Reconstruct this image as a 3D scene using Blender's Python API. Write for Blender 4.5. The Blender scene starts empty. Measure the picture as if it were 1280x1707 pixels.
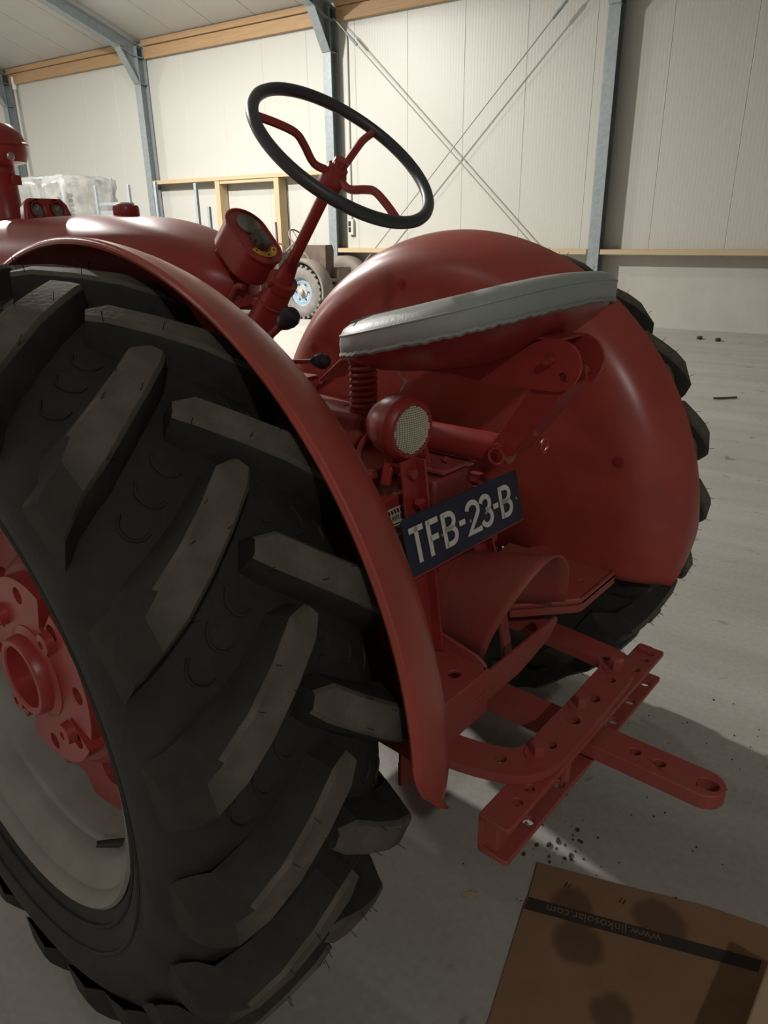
import bpy, math, random
import numpy as np
from mathutils import Vector, Matrix
from mathutils.geometry import tessellate_polygon

random.seed(7)
SC = bpy.context.scene
COL = SC.collection
R = math.radians

# ------------------------------------------------------------------ camera
cam_d = bpy.data.cameras.new('camera')
cam = bpy.data.objects.new('camera', cam_d); COL.objects.link(cam)
cam_d.sensor_fit = 'VERTICAL'; cam_d.sensor_height = 36.0; cam_d.sensor_width = 27.0
cam_d.lens = 1200.0 / 1707.0 * 36.0
cam_d.clip_start = 0.02; cam_d.clip_end = 200
c_rt = Vector((0.64437767, -0.76461245, -0.0120512))
c_up = Vector((0.28837252, 0.22837003, 0.92988624))
c_fw = Vector((0.70825046, 0.60267316, -0.36764977))
cam.matrix_world = Matrix(((c_rt.x, c_up.x, -c_fw.x, -1.2), (c_rt.y, c_up.y, -c_fw.y, -1.205), (c_rt.z, c_up.z, -c_fw.z, 1.44), (0, 0, 0, 1)))
SC.camera = cam

# ------------------------------------------------------------------ world, exposure
w = bpy.data.worlds.new('hall_world'); SC.world = w; w.use_nodes = True
w.node_tree.nodes['Background'].inputs[0].default_value = (0.9, 0.95, 1.0, 1)
w.node_tree.nodes['Background'].inputs[1].default_value = 0.02
SC.view_settings.view_transform = 'Standard'; SC.view_settings.look = 'None'
SC.view_settings.gamma = 1.0; SC.view_settings.use_curve_mapping = False
SC.view_settings.exposure = 0.86
SC.cycles.use_denoising = True
SC.cycles.max_bounces = 8; SC.cycles.diffuse_bounces = 5
SC.cycles.sample_clamp_indirect = 4.0

# wall frame: s along the long wall, off = distance in front of it, h = height
WN = Vector((0.99218877, 0.12474552, 0)); WD = Vector((-0.12474552, 0.99218877, 0)); WDIST = 10.075
def W(s, h, off=0.0):
    return WN * (WDIST - off) + WD * s + Vector((0, 0, h))
def WM(s=0, h=0, off=0):
    # local x = along wall (s), y = towards the room, z = up
    o = W(s, h, off)
    return Matrix(((WD.x, -WN.x, 0, o.x), (WD.y, -WN.y, 0, o.y), (0, 0, 1, o.z), (0, 0, 0, 1)))

LAMPS = [((2.2, 9.6, 5.7), 1080), ((5.2, 8.9, 5.7), 120), ((-1.0, 20.0, 5.6), 480), ((-4.5, -6.0, 5.6), 92), ((-6.5, 4.0, 5.6), 20)]  # last two are unseen fill lights, added to brighten the shaded rear side
LAMP_COL = (1.0, 0.965, 0.90)
for (p, e) in LAMPS:
    ld = bpy.data.lights.new('high_bay_or_fill_light', 'AREA'); ld.shape = 'DISK'; ld.size = 0.36
    ld.energy = e; ld.color = LAMP_COL
    lo = bpy.data.objects.new('high_bay_or_fill_light', ld); COL.objects.link(lo); lo.location = p

# ------------------------------------------------------------------ helpers
def rotm(axis, deg): return Matrix.Rotation(R(deg), 4, axis)
def T(*p): return Matrix.Translation(Vector(p))
def frame(o, ex, ey, ez):
    ex, ey, ez = Vector(ex), Vector(ey), Vector(ez)
    return Matrix(((ex.x, ey.x, ez.x, o[0]), (ex.y, ey.y, ez.y, o[1]), (ex.z, ey.z, ez.z, o[2]), (0, 0, 0, 1)))
def along(a, b, up=(0, 0, 1)):
    """frame at a with z towards b"""
    a, b = Vector(a), Vector(b); z = (b - a).normalized(); u = Vector(up)
    if abs(z.dot(u)) > .98: u = Vector((0, 1, 0))
    x = u.cross(z).normalized(); y = z.cross(x)
    return frame(a, x, y, z)

class MB:
    def __init__(s): s.v = []; s.f = []
    def add(s, vs, fs, M=None):
        n = len(s.v)
        for p in vs:
            p = Vector(p)
            s.v.append(tuple(M @ p if M else p))
        s.f += [tuple(i + n for i in q) for q in fs]
        return s
    def box(s, c, d, M=None):
        x, y, z = d[0] / 2, d[1] / 2, d[2] / 2
        vs = [(c[0] + a * x, c[1] + b * y, c[2] + e * z) for a in (-1, 1) for b in (-1, 1) for e in (-1, 1)]
        return s.add(vs, [(0, 1, 3, 2), (4, 6, 7, 5), (0, 4, 5, 1), (2, 3, 7, 6), (0, 2, 6, 4), (1, 5, 7, 3)], M)
    def bar(s, a, b, wx, wy, up=(0, 0, 1)):
        L = (Vector(b) - Vector(a)).length
        return s.box((0, 0, L / 2), (wx, wy, L), along(a, b, up))
    def tube(s, pts, r, n=10, closed=False, M=None):
        pts = [Vector(p) for p in pts]; m = len(pts)
        rs = r if isinstance(r, (list, tuple)) else [r] * m
        tang = []
        for i in range(m):
            a = pts[(i - 1) % m] if (closed or i > 0) else pts[i]
            b = pts[(i + 1) % m] if (closed or i < m - 1) else pts[i]
            tang.append((b - a).normalized())
        u = Vector((0, 0, 1))
        if abs(tang[0].dot(u)) > .9: u = Vector((1, 0, 0))
        u = (u - tang[0] * u.dot(tang[0])).normalized()
        vs = []
        for i in range(m):
            u = (u - tang[i] * u.dot(tang[i])).normalized(); q = tang[i].cross(u)
            for k in range(n):
                a = 2 * math.pi * k / n
                vs.append(pts[i] + (u * math.cos(a) + q * math.sin(a)) * rs[i])
        fs = []
        for i in range(m if closed else m - 1):
            j = (i + 1) % m
            for k in range(n):
                fs.append((i * n + k, i * n + (k + 1) % n, j * n + (k + 1) % n, j * n + k))
        if not closed: fs += [tuple(reversed(range(n))), tuple(range((m - 1) * n, m * n))]
        return s.add(vs, fs, M)
    def lathe(s, prof, M=None, n=32, a0=0.0, a1=360.0):
        """prof: (radius, height) about local z"""
        full = abs(a1 - a0 - 360) < 1e-6
        m = n if full else n + 1
        vs = []; fs = []
        for k in range(m):
            a = R(a0 + (a1 - a0) * k / n)
            for (r, h) in prof: vs.append((r * math.cos(a), r * math.sin(a), h))
        L = len(prof)
        for k in range(n):
            k2 = (k + 1) % m
            for i in range(L - 1):
                q = [k * L + i, k2 * L + i, k2 * L + i + 1, k * L + i + 1]
                if prof[i][0] < 1e-7: q.pop(1) if False else None
                fs.append(tuple(q))
        return s.add(vs, fs, M)
    def prism(s, poly, z0, z1, M=None, holes=()):
        """2D polygon with holes extruded along local z"""
        loops = [[Vector((p[0], p[1], 0)) for p in poly]] + [[Vector((p[0], p[1], 0)) for p in h] for h in holes]
        tri = tessellate_polygon(loops)
        flat = [p for l in loops for p in l]; N = len(flat)
        vs = [(p.x, p.y, z0) for p in flat] + [(p.x, p.y, z1) for p in flat]
        fs = []
        for t in tri:
            a, b, c = [flat[i] for i in t]
            if (b - a).cross(c - a).z < 0: t = (t[0], t[2], t[1])
            fs.append(tuple(i + N for i in t)); fs.append((t[0], t[2], t[1]))
        o = 0
        for li, l in enumerate(loops):
            n = len(l)
            area = sum(l[i].x * l[(i + 1) % n].y - l[(i + 1) % n].x * l[i].y for i in range(n))
            ccw = area > 0
            for i in range(n):
                j = (i + 1) % n
                q = (o + i, o + j, o + j + N, o + i + N)
                if (li == 0) != ccw: q = q[::-1]
                fs.append(q)
            o += n
        return s.add(vs, fs, M)
    def grid(s, rows, closed_u=False, M=None):
        nu = len(rows); nv = len(rows[0])
        vs = [p for r in rows for p in r]; fs = []
        for i in range(nu if closed_u else nu - 1):
            j = (i + 1) % nu
            for k in range(nv - 1): fs.append((i * nv + k, j * nv + k, j * nv + k + 1, i * nv + k + 1))
        return s.add(vs, fs, M)
    def sphere(s, c, r, n=16, m=10, M=None, sc=(1, 1, 1)):
        rows = []
        for i in range(n):
            a = 2 * math.pi * i / n
            rows.append([(c[0] + sc[0] * r * math.sin(math.pi * k / m) * math.cos(a), c[1] + sc[1] * r * math.sin(math.pi * k / m) * math.sin(a), c[2] + sc[2] * r * math.cos(math.pi * k / m)) for k in range(m + 1)])
        return s.grid(rows, True, M)
    def bolt(s, p, axis, r=.011, h=.01, washer=True):
        M = along(p, Vector(p) + Vector(axis))
        if washer: s.lathe([(0, 0), (r * 1.75, 0), (r * 1.75, .003), (0, .003)], M, 16)
        hexp = [(r * math.cos(R(60 * k)), r * math.sin(R(60 * k))) for k in range(6)]
        s.prism(hexp, .002, h, M)
        return s
    def mesh(s, name, smooth=35):
        me = bpy.data.meshes.new(name); me.from_pydata(s.v, [], s.f)
        import bmesh
        bm = bmesh.new(); bm.from_mesh(me)
        bmesh.ops.remove_doubles(bm, verts=bm.verts, dist=1e-6)
        bmesh.ops.recalc_face_normals(bm, faces=bm.faces)
        bm.to_mesh(me); bm.free()
        if smooth:
            me.polygons.foreach_set('use_smooth', [True] * len(me.polygons))
            me.set_sharp_from_angle(angle=R(smooth))
        return me
    def build(s, name, mat, parent=None, bevel=0, smooth=35, M=None, solid=0):
        o = bpy.data.objects.new(name, s.mesh(name, smooth)); COL.objects.link(o)
        o.data.materials.append(mat)
        if parent is not None: o.parent = parent
        if M is not None: o.matrix_local = M
        if solid:
            md = o.modifiers.new('solid', 'SOLIDIFY'); md.thickness = solid; md.offset = 0
        if bevel:
            md = o.modifiers.new('bevel', 'BEVEL'); md.width = bevel; md.segments = 2; md.limit_method = 'ANGLE'; md.angle_limit = R(40)
        return o

def link_mesh(name, me, mat, parent=None, M=None):
    o = bpy.data.objects.new(name, me); COL.objects.link(o)
    if not me.materials: me.materials.append(mat)
    if parent is not None: o.parent = parent
    if M is not None: o.matrix_local = M
    return o
def tag(o, label=None, cat=None, group=None, kind=None):
    if label: o['label'] = label
    if cat: o['category'] = cat
    if group: o['group'] = group
    if kind: o['kind'] = kind
    return o
def empty(name, loc=(0, 0, 0), rz=0):
    o = bpy.data.objects.new(name, None); COL.objects.link(o); o.location = loc; o.rotation_euler = (0, 0, rz); o.empty_display_size = .1
    return o
def circ(cx, cy, r, n=14): return [(cx + r * math.cos(2 * math.pi * k / n), cy + r * math.sin(2 * math.pi * k / n)) for k in range(n)]
def smooth_path(pts, k=6):
    pts = [Vector(p) for p in pts]; out = []
    P = [pts[0] * 2 - pts[1]] + pts + [pts[-1] * 2 - pts[-2]]
    for i in range(1, len(P) - 2):
        for j in range(k):
            t = j / k; a, b, c, d = P[i - 1], P[i], P[i + 1], P[i + 2]
            out.append(.5 * ((2 * b) + (c - a) * t + (2 * a - 5 * b + 4 * c - d) * t * t + (3 * b - a - 3 * c + d) * t ** 3))
    out.append(pts[-1]); return out

# ------------------------------------------------------------------ materials
def mat(name, col, rough=.5, metal=0.0, noise=0.0, nscale=8.0, bump=0.0, bscale=60.0, coat=0.0, col2=None, spec=.5, detail=4.0, rvar=0.0):
    m = bpy.data.materials.new(name); m.use_nodes = True
    nt = m.node_tree; b = nt.nodes['Principled BSDF']
    b.inputs['Base Color'].default_value = (*col, 1); b.inputs['Roughness'].default_value = rough
    b.inputs['Metallic'].default_value = metal; b.inputs['Coat Weight'].default_value = coat
    b.inputs['Coat Roughness'].default_value = .08; b.inputs['Specular IOR Level'].default_value = spec
    tc = nt.nodes.new('ShaderNodeTexCoord')
    if col2 or noise or rvar:
        n = nt.nodes.new('ShaderNodeTexNoise'); n.inputs['Scale'].default_value = nscale; n.inputs['Detail'].default_value = detail
        n.inputs['Roughness'].default_value = .6
        nt.links.new(tc.outputs['Object'], n.inputs['Vector'])
        r = nt.nodes.new('ShaderNodeValToRGB'); r.color_ramp.elements[0].position = .35; r.color_ramp.elements[1].position = .68
        c2 = col2 if col2 else tuple(c * (1 - noise) for c in col)
        r.color_ramp.elements[0].color = (*col, 1); r.color_ramp.elements[1].color = (*c2, 1)
        nt.links.new(n.outputs['Fac'], r.inputs['Fac'])
        if col2 or noise: nt.links.new(r.outputs['Color'], b.inputs['Base Color'])
        if rvar:
            mr = nt.nodes.new('ShaderNodeMapRange'); mr.inputs['To Min'].default_value = max(0, rough - rvar); mr.inputs['To Max'].default_value = rough + rvar
            nt.links.new(n.outputs['Fac'], mr.inputs['Value']); nt.links.new(mr.outputs['Result'], b.inputs['Roughness'])
    if bump:
        n2 = nt.nodes.new('ShaderNodeTexNoise'); n2.inputs['Scale'].default_value = bscale; n2.inputs['Detail'].default_value = 3
        nt.links.new(tc.outputs['Object'], n2.inputs['Vector'])
        bp = nt.nodes.new('ShaderNodeBump'); bp.inputs['Strength'].default_value = bump; bp.inputs['Distance'].default_value = .01
        nt.links.new(n2.outputs['Fac'], bp.inputs['Height']); nt.links.new(bp.outputs['Normal'], b.inputs['Normal'])
    return m

RED = mat('red_paint', (.36, .043, .040), .36, noise=.25, nscale=5, bump=.04, bscale=9, rvar=.08)
RED_D = mat('red_paint_dusty', (.36, .060, .052), .55, col2=(.33, .085, .070), nscale=9, bump=.05, bscale=40)
RED_CAST = mat('red_paint_casting', (.31, .038, .036), .5, col2=(.23, .052, .044), nscale=14, bump=.25, bscale=70)
RED_OR = mat("red_paint_fender", (.42, .072, .054), .32, noise=.2, nscale=6, bump=.05, bscale=10, rvar=.06)
RUBBER = mat('tire_rubber', (.023, .022, .021), .75, col2=(.036, .033, .030), nscale=12, bump=.12, bscale=120, spec=.3)
LUGM = mat('lug_rubber', (.040, .036, .032), .8, col2=(.026, .024, .022), nscale=25, bump=.15, bscale=150, spec=.25)
LUGTOP = mat('lug_top_dusty', (.14, .122, .102), .85, col2=(.09, .079, .066), nscale=22, bump=.15, bscale=150, spec=.25)
def crown_dust(m):
    # road dust sits on the crown of each lug and wears off towards the shoulder
    nt = m.node_tree; b = nt.nodes['Principled BSDF']; src = b.inputs['Base Color'].links[0].from_socket
    tc = nt.nodes.new('ShaderNodeTexCoord'); mp = nt.nodes.new('ShaderNodeVectorMath'); mp.operation = 'MULTIPLY'; mp.inputs[1].default_value = (0, 1, 1)
    ln = nt.nodes.new('ShaderNodeVectorMath'); ln.operation = 'LENGTH'
    mr = nt.nodes.new('ShaderNodeMapRange'); mr.interpolation_type = 'SMOOTHSTEP'; mr.inputs['From Min'].default_value = .645; mr.inputs['From Max'].default_value = .694
    mx = nt.nodes.new('ShaderNodeMix'); mx.data_type = 'RGBA'; mx.inputs['A'].default_value = (.034, .031, .028, 1)
    nt.links.new(tc.outputs['Object'], mp.inputs[0]); nt.links.new(mp.outputs['Vector'], ln.inputs[0]); nt.links.new(ln.outputs['Value'], mr.inputs['Value'])
    nt.links.new(mr.outputs['Result'], mx.inputs['Factor']); nt.links.new(src, mx.inputs['B']); nt.links.new(mx.outputs['Result'], b.inputs['Base Color'])
crown_dust(LUGTOP)
RIMG = mat('rim_silver_paint', (.25, .235, .21), .5, col2=(.20, .185, .165), nscale=8, bump=.05)
BLACKRUB = mat('black_rubber', (.02, .02, .022), .55, bump=.1, bscale=90)
STEERM = mat('steering_wheel_rim_plastic', (.048, .051, .058), .42, bump=.05, bscale=50)
GREYVIN = mat('grey_vinyl', (.34, .365, .36), .42, col2=(.31, .335, .33), nscale=5, bump=.06, bscale=160)
GREYDK = mat('grey_vinyl_gather', (.26, .27, .26), .6, bump=.3, bscale=60)
BLUEPL = mat('plate_blue', (.022, .028, .055), .25, bump=.0)
WHITEPL = mat('plate_white', (.72, .73, .70), .4)
BLACK = mat('black_paint', (.012, .012, .012), .5)
GALV = mat('galvanised_steel', (.24, .275, .29), .45, metal=.35, col2=(.30, .335, .35), nscale=18)
GALVD = mat('galvanised_steel_web', (.19, .22, .23), .5, metal=.35, col2=(.24, .265, .28), nscale=14)
RODM = mat('steel_rod', (.36, .35, .33), .5, metal=.5)
CLOTHW = mat('white_cord', (.75, .66, .6), .7)
DECALW = mat('decal_cream', (.68, .62, .52), .5)
YELLOW = mat('yellow_label', (.75, .45, .05), .45)
CHROME = mat('bright_metal', (.6, .58, .55), .3, metal=.8)
RUSTB = mat('rusty_brown_sheet', (.085, .055, .042), .8, col2=(.12, .085, .065), nscale=6, bump=.2)
DUSTG = mat('dusty_grey_brown', (.17, .14, .12), .85, col2=(.22, .19, .165), nscale=5, bump=.1)
DUSTT = mat('dusty_tire', (.19, .175, .16), .9, col2=(.14, .13, .118), nscale=9, bump=.1)
BLUEH = mat('pale_blue_hub', (.13, .25, .37), .55, col2=(.36, .41, .43), nscale=6)
DARKM = mat('dark_metal', (.03, .028, .026), .6)

def wood_mat(name, c1, c2, sc=(2, 30, 30), rough=.65):
    m = bpy.data.materials.new(name); m.use_nodes = True; nt = m.node_tree; b = nt.nodes['Principled BSDF']
    tc = nt.nodes.new('ShaderNodeTexCoord'); mp = nt.nodes.new('ShaderNodeMapping'); mp.inputs['Scale'].default_value = sc
    n = nt.nodes.new('ShaderNodeTexNoise'); n.inputs['Scale'].default_value = 1.0; n.inputs['Detail'].default_value = 6; n.inputs['Distortion'].default_value = 1.2
    r = nt.nodes.new('ShaderNodeValToRGB'); r.color_ramp.elements[0].position = .3; r.color_ramp.elements[1].position = .7
    r.color_ramp.elements[0].color = (*c1, 1); r.color_ramp.elements[1].color = (*c2, 1)
    nt.links.new(tc.outputs['Object'], mp.inputs['Vector']); nt.links.new(mp.outputs['Vector'], n.inputs['Vector'])
    nt.links.new(n.outputs['Fac'], r.inputs['Fac']); nt.links.new(r.outputs['Color'], b.inputs['Base Color'])
    b.inputs['Roughness'].default_value = rough
    return m
WOOD = wood_mat('spruce_timber', (.42, .275, .15), (.34, .21, .105), (1.5, 25, 25))
WOODP = wood_mat('pale_planed_timber', (.50, .385, .24), (.44, .325, .19), (1.5, 30, 30))
WOODV = wood_mat('pale_stud_timber', (.50, .39, .24), (.43, .32, .18), (30, 30, 1.5))

def panel_mat(name, col, ribs, axis):
    m = bpy.data.materials.new(name); m.use_nodes = True; nt = m.node_tree; b = nt.nodes['Principled BSDF']
    b.inputs['Base Color'].default_value = (*col, 1); b.inputs['Roughness'].default_value = .42
    tc = nt.nodes.new('ShaderNodeTexCoord'); sx = nt.nodes.new('ShaderNodeSeparateXYZ'); nt.links.new(tc.outputs['Object'], sx.inputs[0])
    mu = nt.nodes.new('ShaderNodeMath'); mu.operation = 'MULTIPLY'; mu.inputs[1].default_value = 2 * math.pi / ribs
    nt.links.new(sx.outputs[axis], mu.inputs[0])
    si = nt.nodes.new('ShaderNodeMath'); si.operation = 'SINE'; nt.links.new(mu.outputs[0], si.inputs[0])
    cl = nt.nodes.new('ShaderNodeMapRange'); cl.inputs['From Min'].default_value = -.55; cl.inputs['From Max'].default_value = -.1
    nt.links.new(si.outputs[0], cl.inputs['Value'])
    bp = nt.nodes.new('ShaderNodeBump'); bp.inputs['Strength'].default_value = .35; bp.inputs['Distance'].default_value = .0012
    nt.links.new(cl.outputs['Result'], bp.inputs['Height']); nt.links.new(bp.outputs['Normal'], b.inputs['Normal'])
    return m
PANELW = panel_mat('offwhite_sandwich_panel', (.47, .47, .435), .05, 0)
PANELC = panel_mat('offwhite_roof_panel', (.42, .41, .39), .10, 0)
PLINTH = mat('painted_plinth', (.46, .45, .405), .6, col2=(.42, .41, .37), nscale=3, bump=.1, bscale=30)

def floor_mat():
    m = bpy.data.materials.new('concrete_floor'); m.use_nodes = True; nt = m.node_tree; b = nt.nodes['Principled BSDF']
    tc = nt.nodes.new('ShaderNodeTexCoord')
    def noise(sc, det, vec=None, dist=0):
        n = nt.nodes.new('ShaderNodeTexNoise'); n.inputs['Scale'].default_value = sc; n.inputs['Detail'].default_value = det; n.inputs['Distortion'].default_value = dist
        nt.links.new(vec if vec else tc.outputs['Object'], n.inputs['Vector']); return n
    def ramp(src, p0, p1, c0, c1):
        r = nt.nodes.new('ShaderNodeValToRGB'); r.color_ramp.elements[0].position = p0; r.color_ramp.elements[1].position = p1
        r.color_ramp.elements[0].color = (*c0, 1); r.color_ramp.elements[1].color = (*c1, 1); nt.links.new(src, r.inputs['Fac']); return r
    base = ramp(noise(.9, 6).outputs['Fac'], .3, .7, (.365, .352, .326), (.425, .411, .382))
    fine = ramp(noise(55, 4).outputs['Fac'], .3, .75, (.88, .88, .88), (1.04, 1.04, 1.04))
    mp = nt.nodes.new('ShaderNodeMapping'); mp.inputs['Scale'].default_value = (.5, 5, 1); mp.inputs['Rotation'].default_value = (0, 0, R(20))
    nt.links.new(tc.outputs['Object'], mp.inputs['Vector'])
    streak = ramp(noise(1.0, 5, mp.outputs['Vector']).outputs['Fac'], .35, .62, (.90, .89, .87), (1.05, 1.05, 1.05))
    spots = ramp(noise(7, 3, None, .4).outputs['Fac'], .27, .33, (.55, .52, .47), (1, 1, 1))
    def mul(a, bb):
        x = nt.nodes.new('ShaderNodeMix'); x.data_type = 'RGBA'; x.blend_type = 'MULTIPLY'; x.inputs['Factor'].default_value = 1
        nt.links.new(a, x.inputs['A']); nt.links.new(bb, x.inputs['B']); return x.outputs['Result']
    c = mul(mul(mul(base.outputs['Color'], fine.outputs['Color']), streak.outputs['Color']), spots.outputs['Color'])
    nt.links.new(c, b.inputs['Base Color']); b.inputs['Roughness'].default_value = .55
    bp = nt.nodes.new('ShaderNodeBump'); bp.inputs['Strength'].default_value = .15; bp.inputs['Distance'].default_value = .004
    nt.links.new(noise(30, 4).outputs['Fac'], bp.inputs['Height']); nt.links.new(bp.outputs['Normal'], b.inputs['Normal'])
    return m
FLOORM = floor_mat()

# ================================================================== SETTING
S0, S1, HALLW = -14.0, 27.0, 20.0     # along wall, hall width
EAVE, SLOPE = 4.80, 0.30
o = MB().box(((S0 + S1) / 2, HALLW / 2, -.1), (S1 - S0 + 1, HALLW + 1, .2)).build('floor', FLOORM, None, smooth=0, M=WM())
tag(o, 'pale grey concrete floor with dusty streaks and dark stains', kind='structure')

# long wall: one object, each sandwich panel a child
wall = MB().box(((S0 + S1) / 2, -.13, 2.5), (S1 - S0, .04, 5.0)).build('wall_back', PLINTH, None, smooth=0, M=WM())
tag(wall, 'long off-white wall of ribbed vertical sandwich panels', kind='structure')
PW = 1.02
pm = MB()
pm.prism([(.0005, 0), (PW - .0005, 0), (PW - .0005, .104), (PW - .006, .108), (.006, .108), (.0005, .104)], 0, 3.95)
pme = pm.mesh('wall_panel', 0)
k0 = int(math.floor((S0 - .77) / PW)) + 1
for k in range(k0, int((S1 - .77) / PW)):
    link_mesh('wall_panel', pme, PANELW, wall, T(.77 + k * PW, -.11, 1.0))
pl = MB().box(((S0 + S1) / 2, -.055, .5), (S1 - S0, .11, 1.0)).build('plinth', PLINTH, wall, smooth=0)

# other walls of the hall
for nm, cx, cy, sx, sy in (('wall_front', (S0 + S1) / 2, HALLW + .05, S1 - S0, .1), ('wall_left', S1 + .05, HALLW / 2, .1, HALLW), ('wall_right', S0 - .05, HALLW / 2, .1, HALLW)):
    h = 8.0
    o = MB().box((cx, cy, h / 2), (sx, sy, h)).build(nm, PANELW, None, smooth=0, M=WM())
    tag(o, {'wall_front': 'panelled side wall behind the camera', 'wall_left': 'panelled end wall beyond the old machines', 'wall_right': 'panelled end wall behind the camera'}[nm], kind='structure')

# ceiling: two slopes to the ridge, roof panels as children
ceil = MB()
hr = HALLW / 2
ceil.add([(S0, -.1, EAVE + .17), (S1, -.1, EAVE + .17), (S1, hr, EAVE + .17 + SLOPE * hr), (S0, hr, EAVE + .17 + SLOPE * hr), (S1, HALLW, EAVE + .17), (S0, HALLW, EAVE + .17)], [(0, 1, 2, 3), (3, 2, 4, 5)])
ceil = ceil.build('ceiling', PANELC, None, smooth=0, M=WM())
tag(ceil, 'sloping off-white roof panels above the timber purlins', kind='structure')
rp = MB().box((PW / 2, hr / 2 / math.cos(math.atan(SLOPE)), 0), (PW - .012, hr / math.cos(math.atan(SLOPE)), .05)).mesh('roof_panel', 0)
for k in range(k0, int((S1 - .77) / PW)):
    link_mesh('roof_panel', rp, PANELC, ceil, T(.77 + k * PW, 0, EAVE + .12) @ Matrix.Rotation(math.atan(SLOPE), 4, 'X'))

# steel portal frames
COLS = [-2.25, 2.52, 7.30, 12.02, 16.65, 21.4]
ang = math.atan(SLOPE)
names = ['galvanised steel portal frame behind the camera, out of sight', 'galvanised steel portal frame at the right, its column beside the seat cushion', 'galvanised steel portal frame behind the steering wheel', 'galvanised steel portal frame left of the timber stud frame', 'galvanised steel portal frame farthest left in view', 'galvanised steel portal frame beyond the left edge']
for i, s in enumerate(COLS):
    f = empty('steel_portal_frame', W(s, 0, 0)); f.matrix_world = WM(s, 0, 0)
    tag(f, names[i], 'steel frame', 'portal frames along the wall')
    d0, d1, hw = .04, .24, .085
    for yy in (d1 - .006, d0): MB().box((0, yy, EAVE / 2), (hw * 2, .012, EAVE)).build('column_flange', GALV, f, .002, 0)
    MB().box((0, (d0 + d1) / 2, EAVE / 2), (.009, d1 - d0 - .012, EAVE)).build('column_web', GALVD, f, 0, 0)
    for hz in (4.16, 4.62): MB().box((0, (d0 + d1) / 2, hz), (hw * 2, d1 - d0, .012)).build('stiffener', GALV, f, 0, 0)
    MB().box((0, .15, .01), (.26, .32, .02)).build('base_plate', GALV, f, .003, 0)
    # rafter up to the ridge
    L = (hr - .1) / math.cos(ang)
    Mr = T(0, .04, EAVE - .12) @ Matrix.Rotation(ang, 4, 'X')
    MB().box((0, L / 2, .10), (hw * 2, L, .012), Mr).build('rafter_flange', GALV, f, .002, 0)
    MB().box((0, L / 2 + .1, -.12), (hw * 2, L - .2, .012), Mr).build('rafter_flange', GALV, f, .002, 0)
    MB().box((0, L / 2, -.01), (.009, L, .22), Mr).build('rafter_web', GALVD, f, 0, 0)
    # haunch: triangular web and sloping flange
    pts = [(d1, 4.17), (d1 + .42, 4.80), (d1 + .42, 4.86), (d1, 4.75)]
    Mh = frame((0, 0, 0), (0, 1, 0), (0, 0, 1), (1, 0, 0))
    MB().prism(pts, -.005, .005, Mh).build('haunch_web', GALVD, f, 0, 0)
    MB().bar((0, d1, 4.16), (0, d1 + .42, 4.80), hw * 2, .012, (1, 0, 0)).build('haunch_flange', GALV, f, .002, 0) if False else MB().add([(-hw, d1 - .003, 4.16), (hw, d1 - .003, 4.16), (hw, d1 + .42, 4.80), (-hw, d1 + .42, 4.80), (-hw, d1 + .012, 4.155), (hw, d1 + .012, 4.155), (hw, d1 + .433, 4.79), (-hw, d1 + .433, 4.79)], [(0, 1, 2, 3), (4, 7, 6, 5), (0, 4, 5, 1), (2, 6, 7, 3), (1, 5, 6, 2), (0, 3, 7, 4)]).build('haunch_flange', GALV, f, 0, 0)

# timber purlins: eave beam between frames and one up the slope
def timber(name, s0, s1, off, h, d, t, label, m=WOOD, grp=None, cat='timber beam', tilt=0):
    o = MB().box((0, 0, 0), (s1 - s0, d, t)).build(name, m, None, .004, 0, M=WM((s0 + s1) / 2, h, off) @ Matrix.Rotation(tilt, 4, 'X'))
    tag(o, label, cat, grp); return o
desc = ['above the bay at the right edge', 'above the crossed bracing rods', 'above the timber stud frame', 'above the bay left of the stud frame', 'above the far left bay']
for i in range(5):
    a, b = COLS[i] + .10, COLS[i + 1] - .10
    timber('eave_beam', a, b, .05, 4.70, .075, .20, 'lower spruce eave beam ' + desc[i], grp='lower eave beams')
    timber('eave_beam', a, b, .09, 4.86, .075, .10, 'upper spruce eave beam ' + desc[i], grp='upper eave beams')
    timber('purlin', a, b, 2.35, EAVE + SLOPE * 2.35 - .03, .07, .20, 'spruce roof purlin up the slope ' + desc[i], grp='roof purlins', tilt=ang)
    timber('purlin', a, b, 4.7, EAVE + SLOPE * 4.7 - .03, .07, .20, 'spruce roof purlin high up the slope ' + desc[i], grp='high roof purlins', tilt=ang)

# wooden rails (flat shelves) between columns
for i, (a, b, h, lab) in enumerate(((COLS[0] + .1, COLS[1] - .1, 1.065, 'flat pale timber rail low on the wall at the right edge'), (COLS[1] + .1, COLS[2] - .1, 1.065, 'flat pale timber rail low on the wall below the crossed rods'), (COLS[2] + .10, COLS[3] - .10, 2.36, 'flat pale timber rail forming the head of the stud frame'))):
    timber('timber_rail', a, b, .12, h, .24, .07, lab, WOODP)
for s, lab in ((10.08, 'pale upright timber stud under the rail, left of the other'), (8.57, 'pale upright timber stud under the rail beside the instrument housing')):
    o = MB().box((0, 0, 1.16), (.12, .22, 2.32)).build('timber_stud', WOODV, None, .004, 0, M=WM(s, 0, .13)); tag(o, lab, 'timber stud')
o = MB().box((0, 0, 0), (1.38, .2, .05)).build('timber_rail', WOODP, None, .003, 0, M=WM(9.325, 2.29, .13)); tag(o, 'second timber rail fixed between the two studs', 'timber beam')

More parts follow.
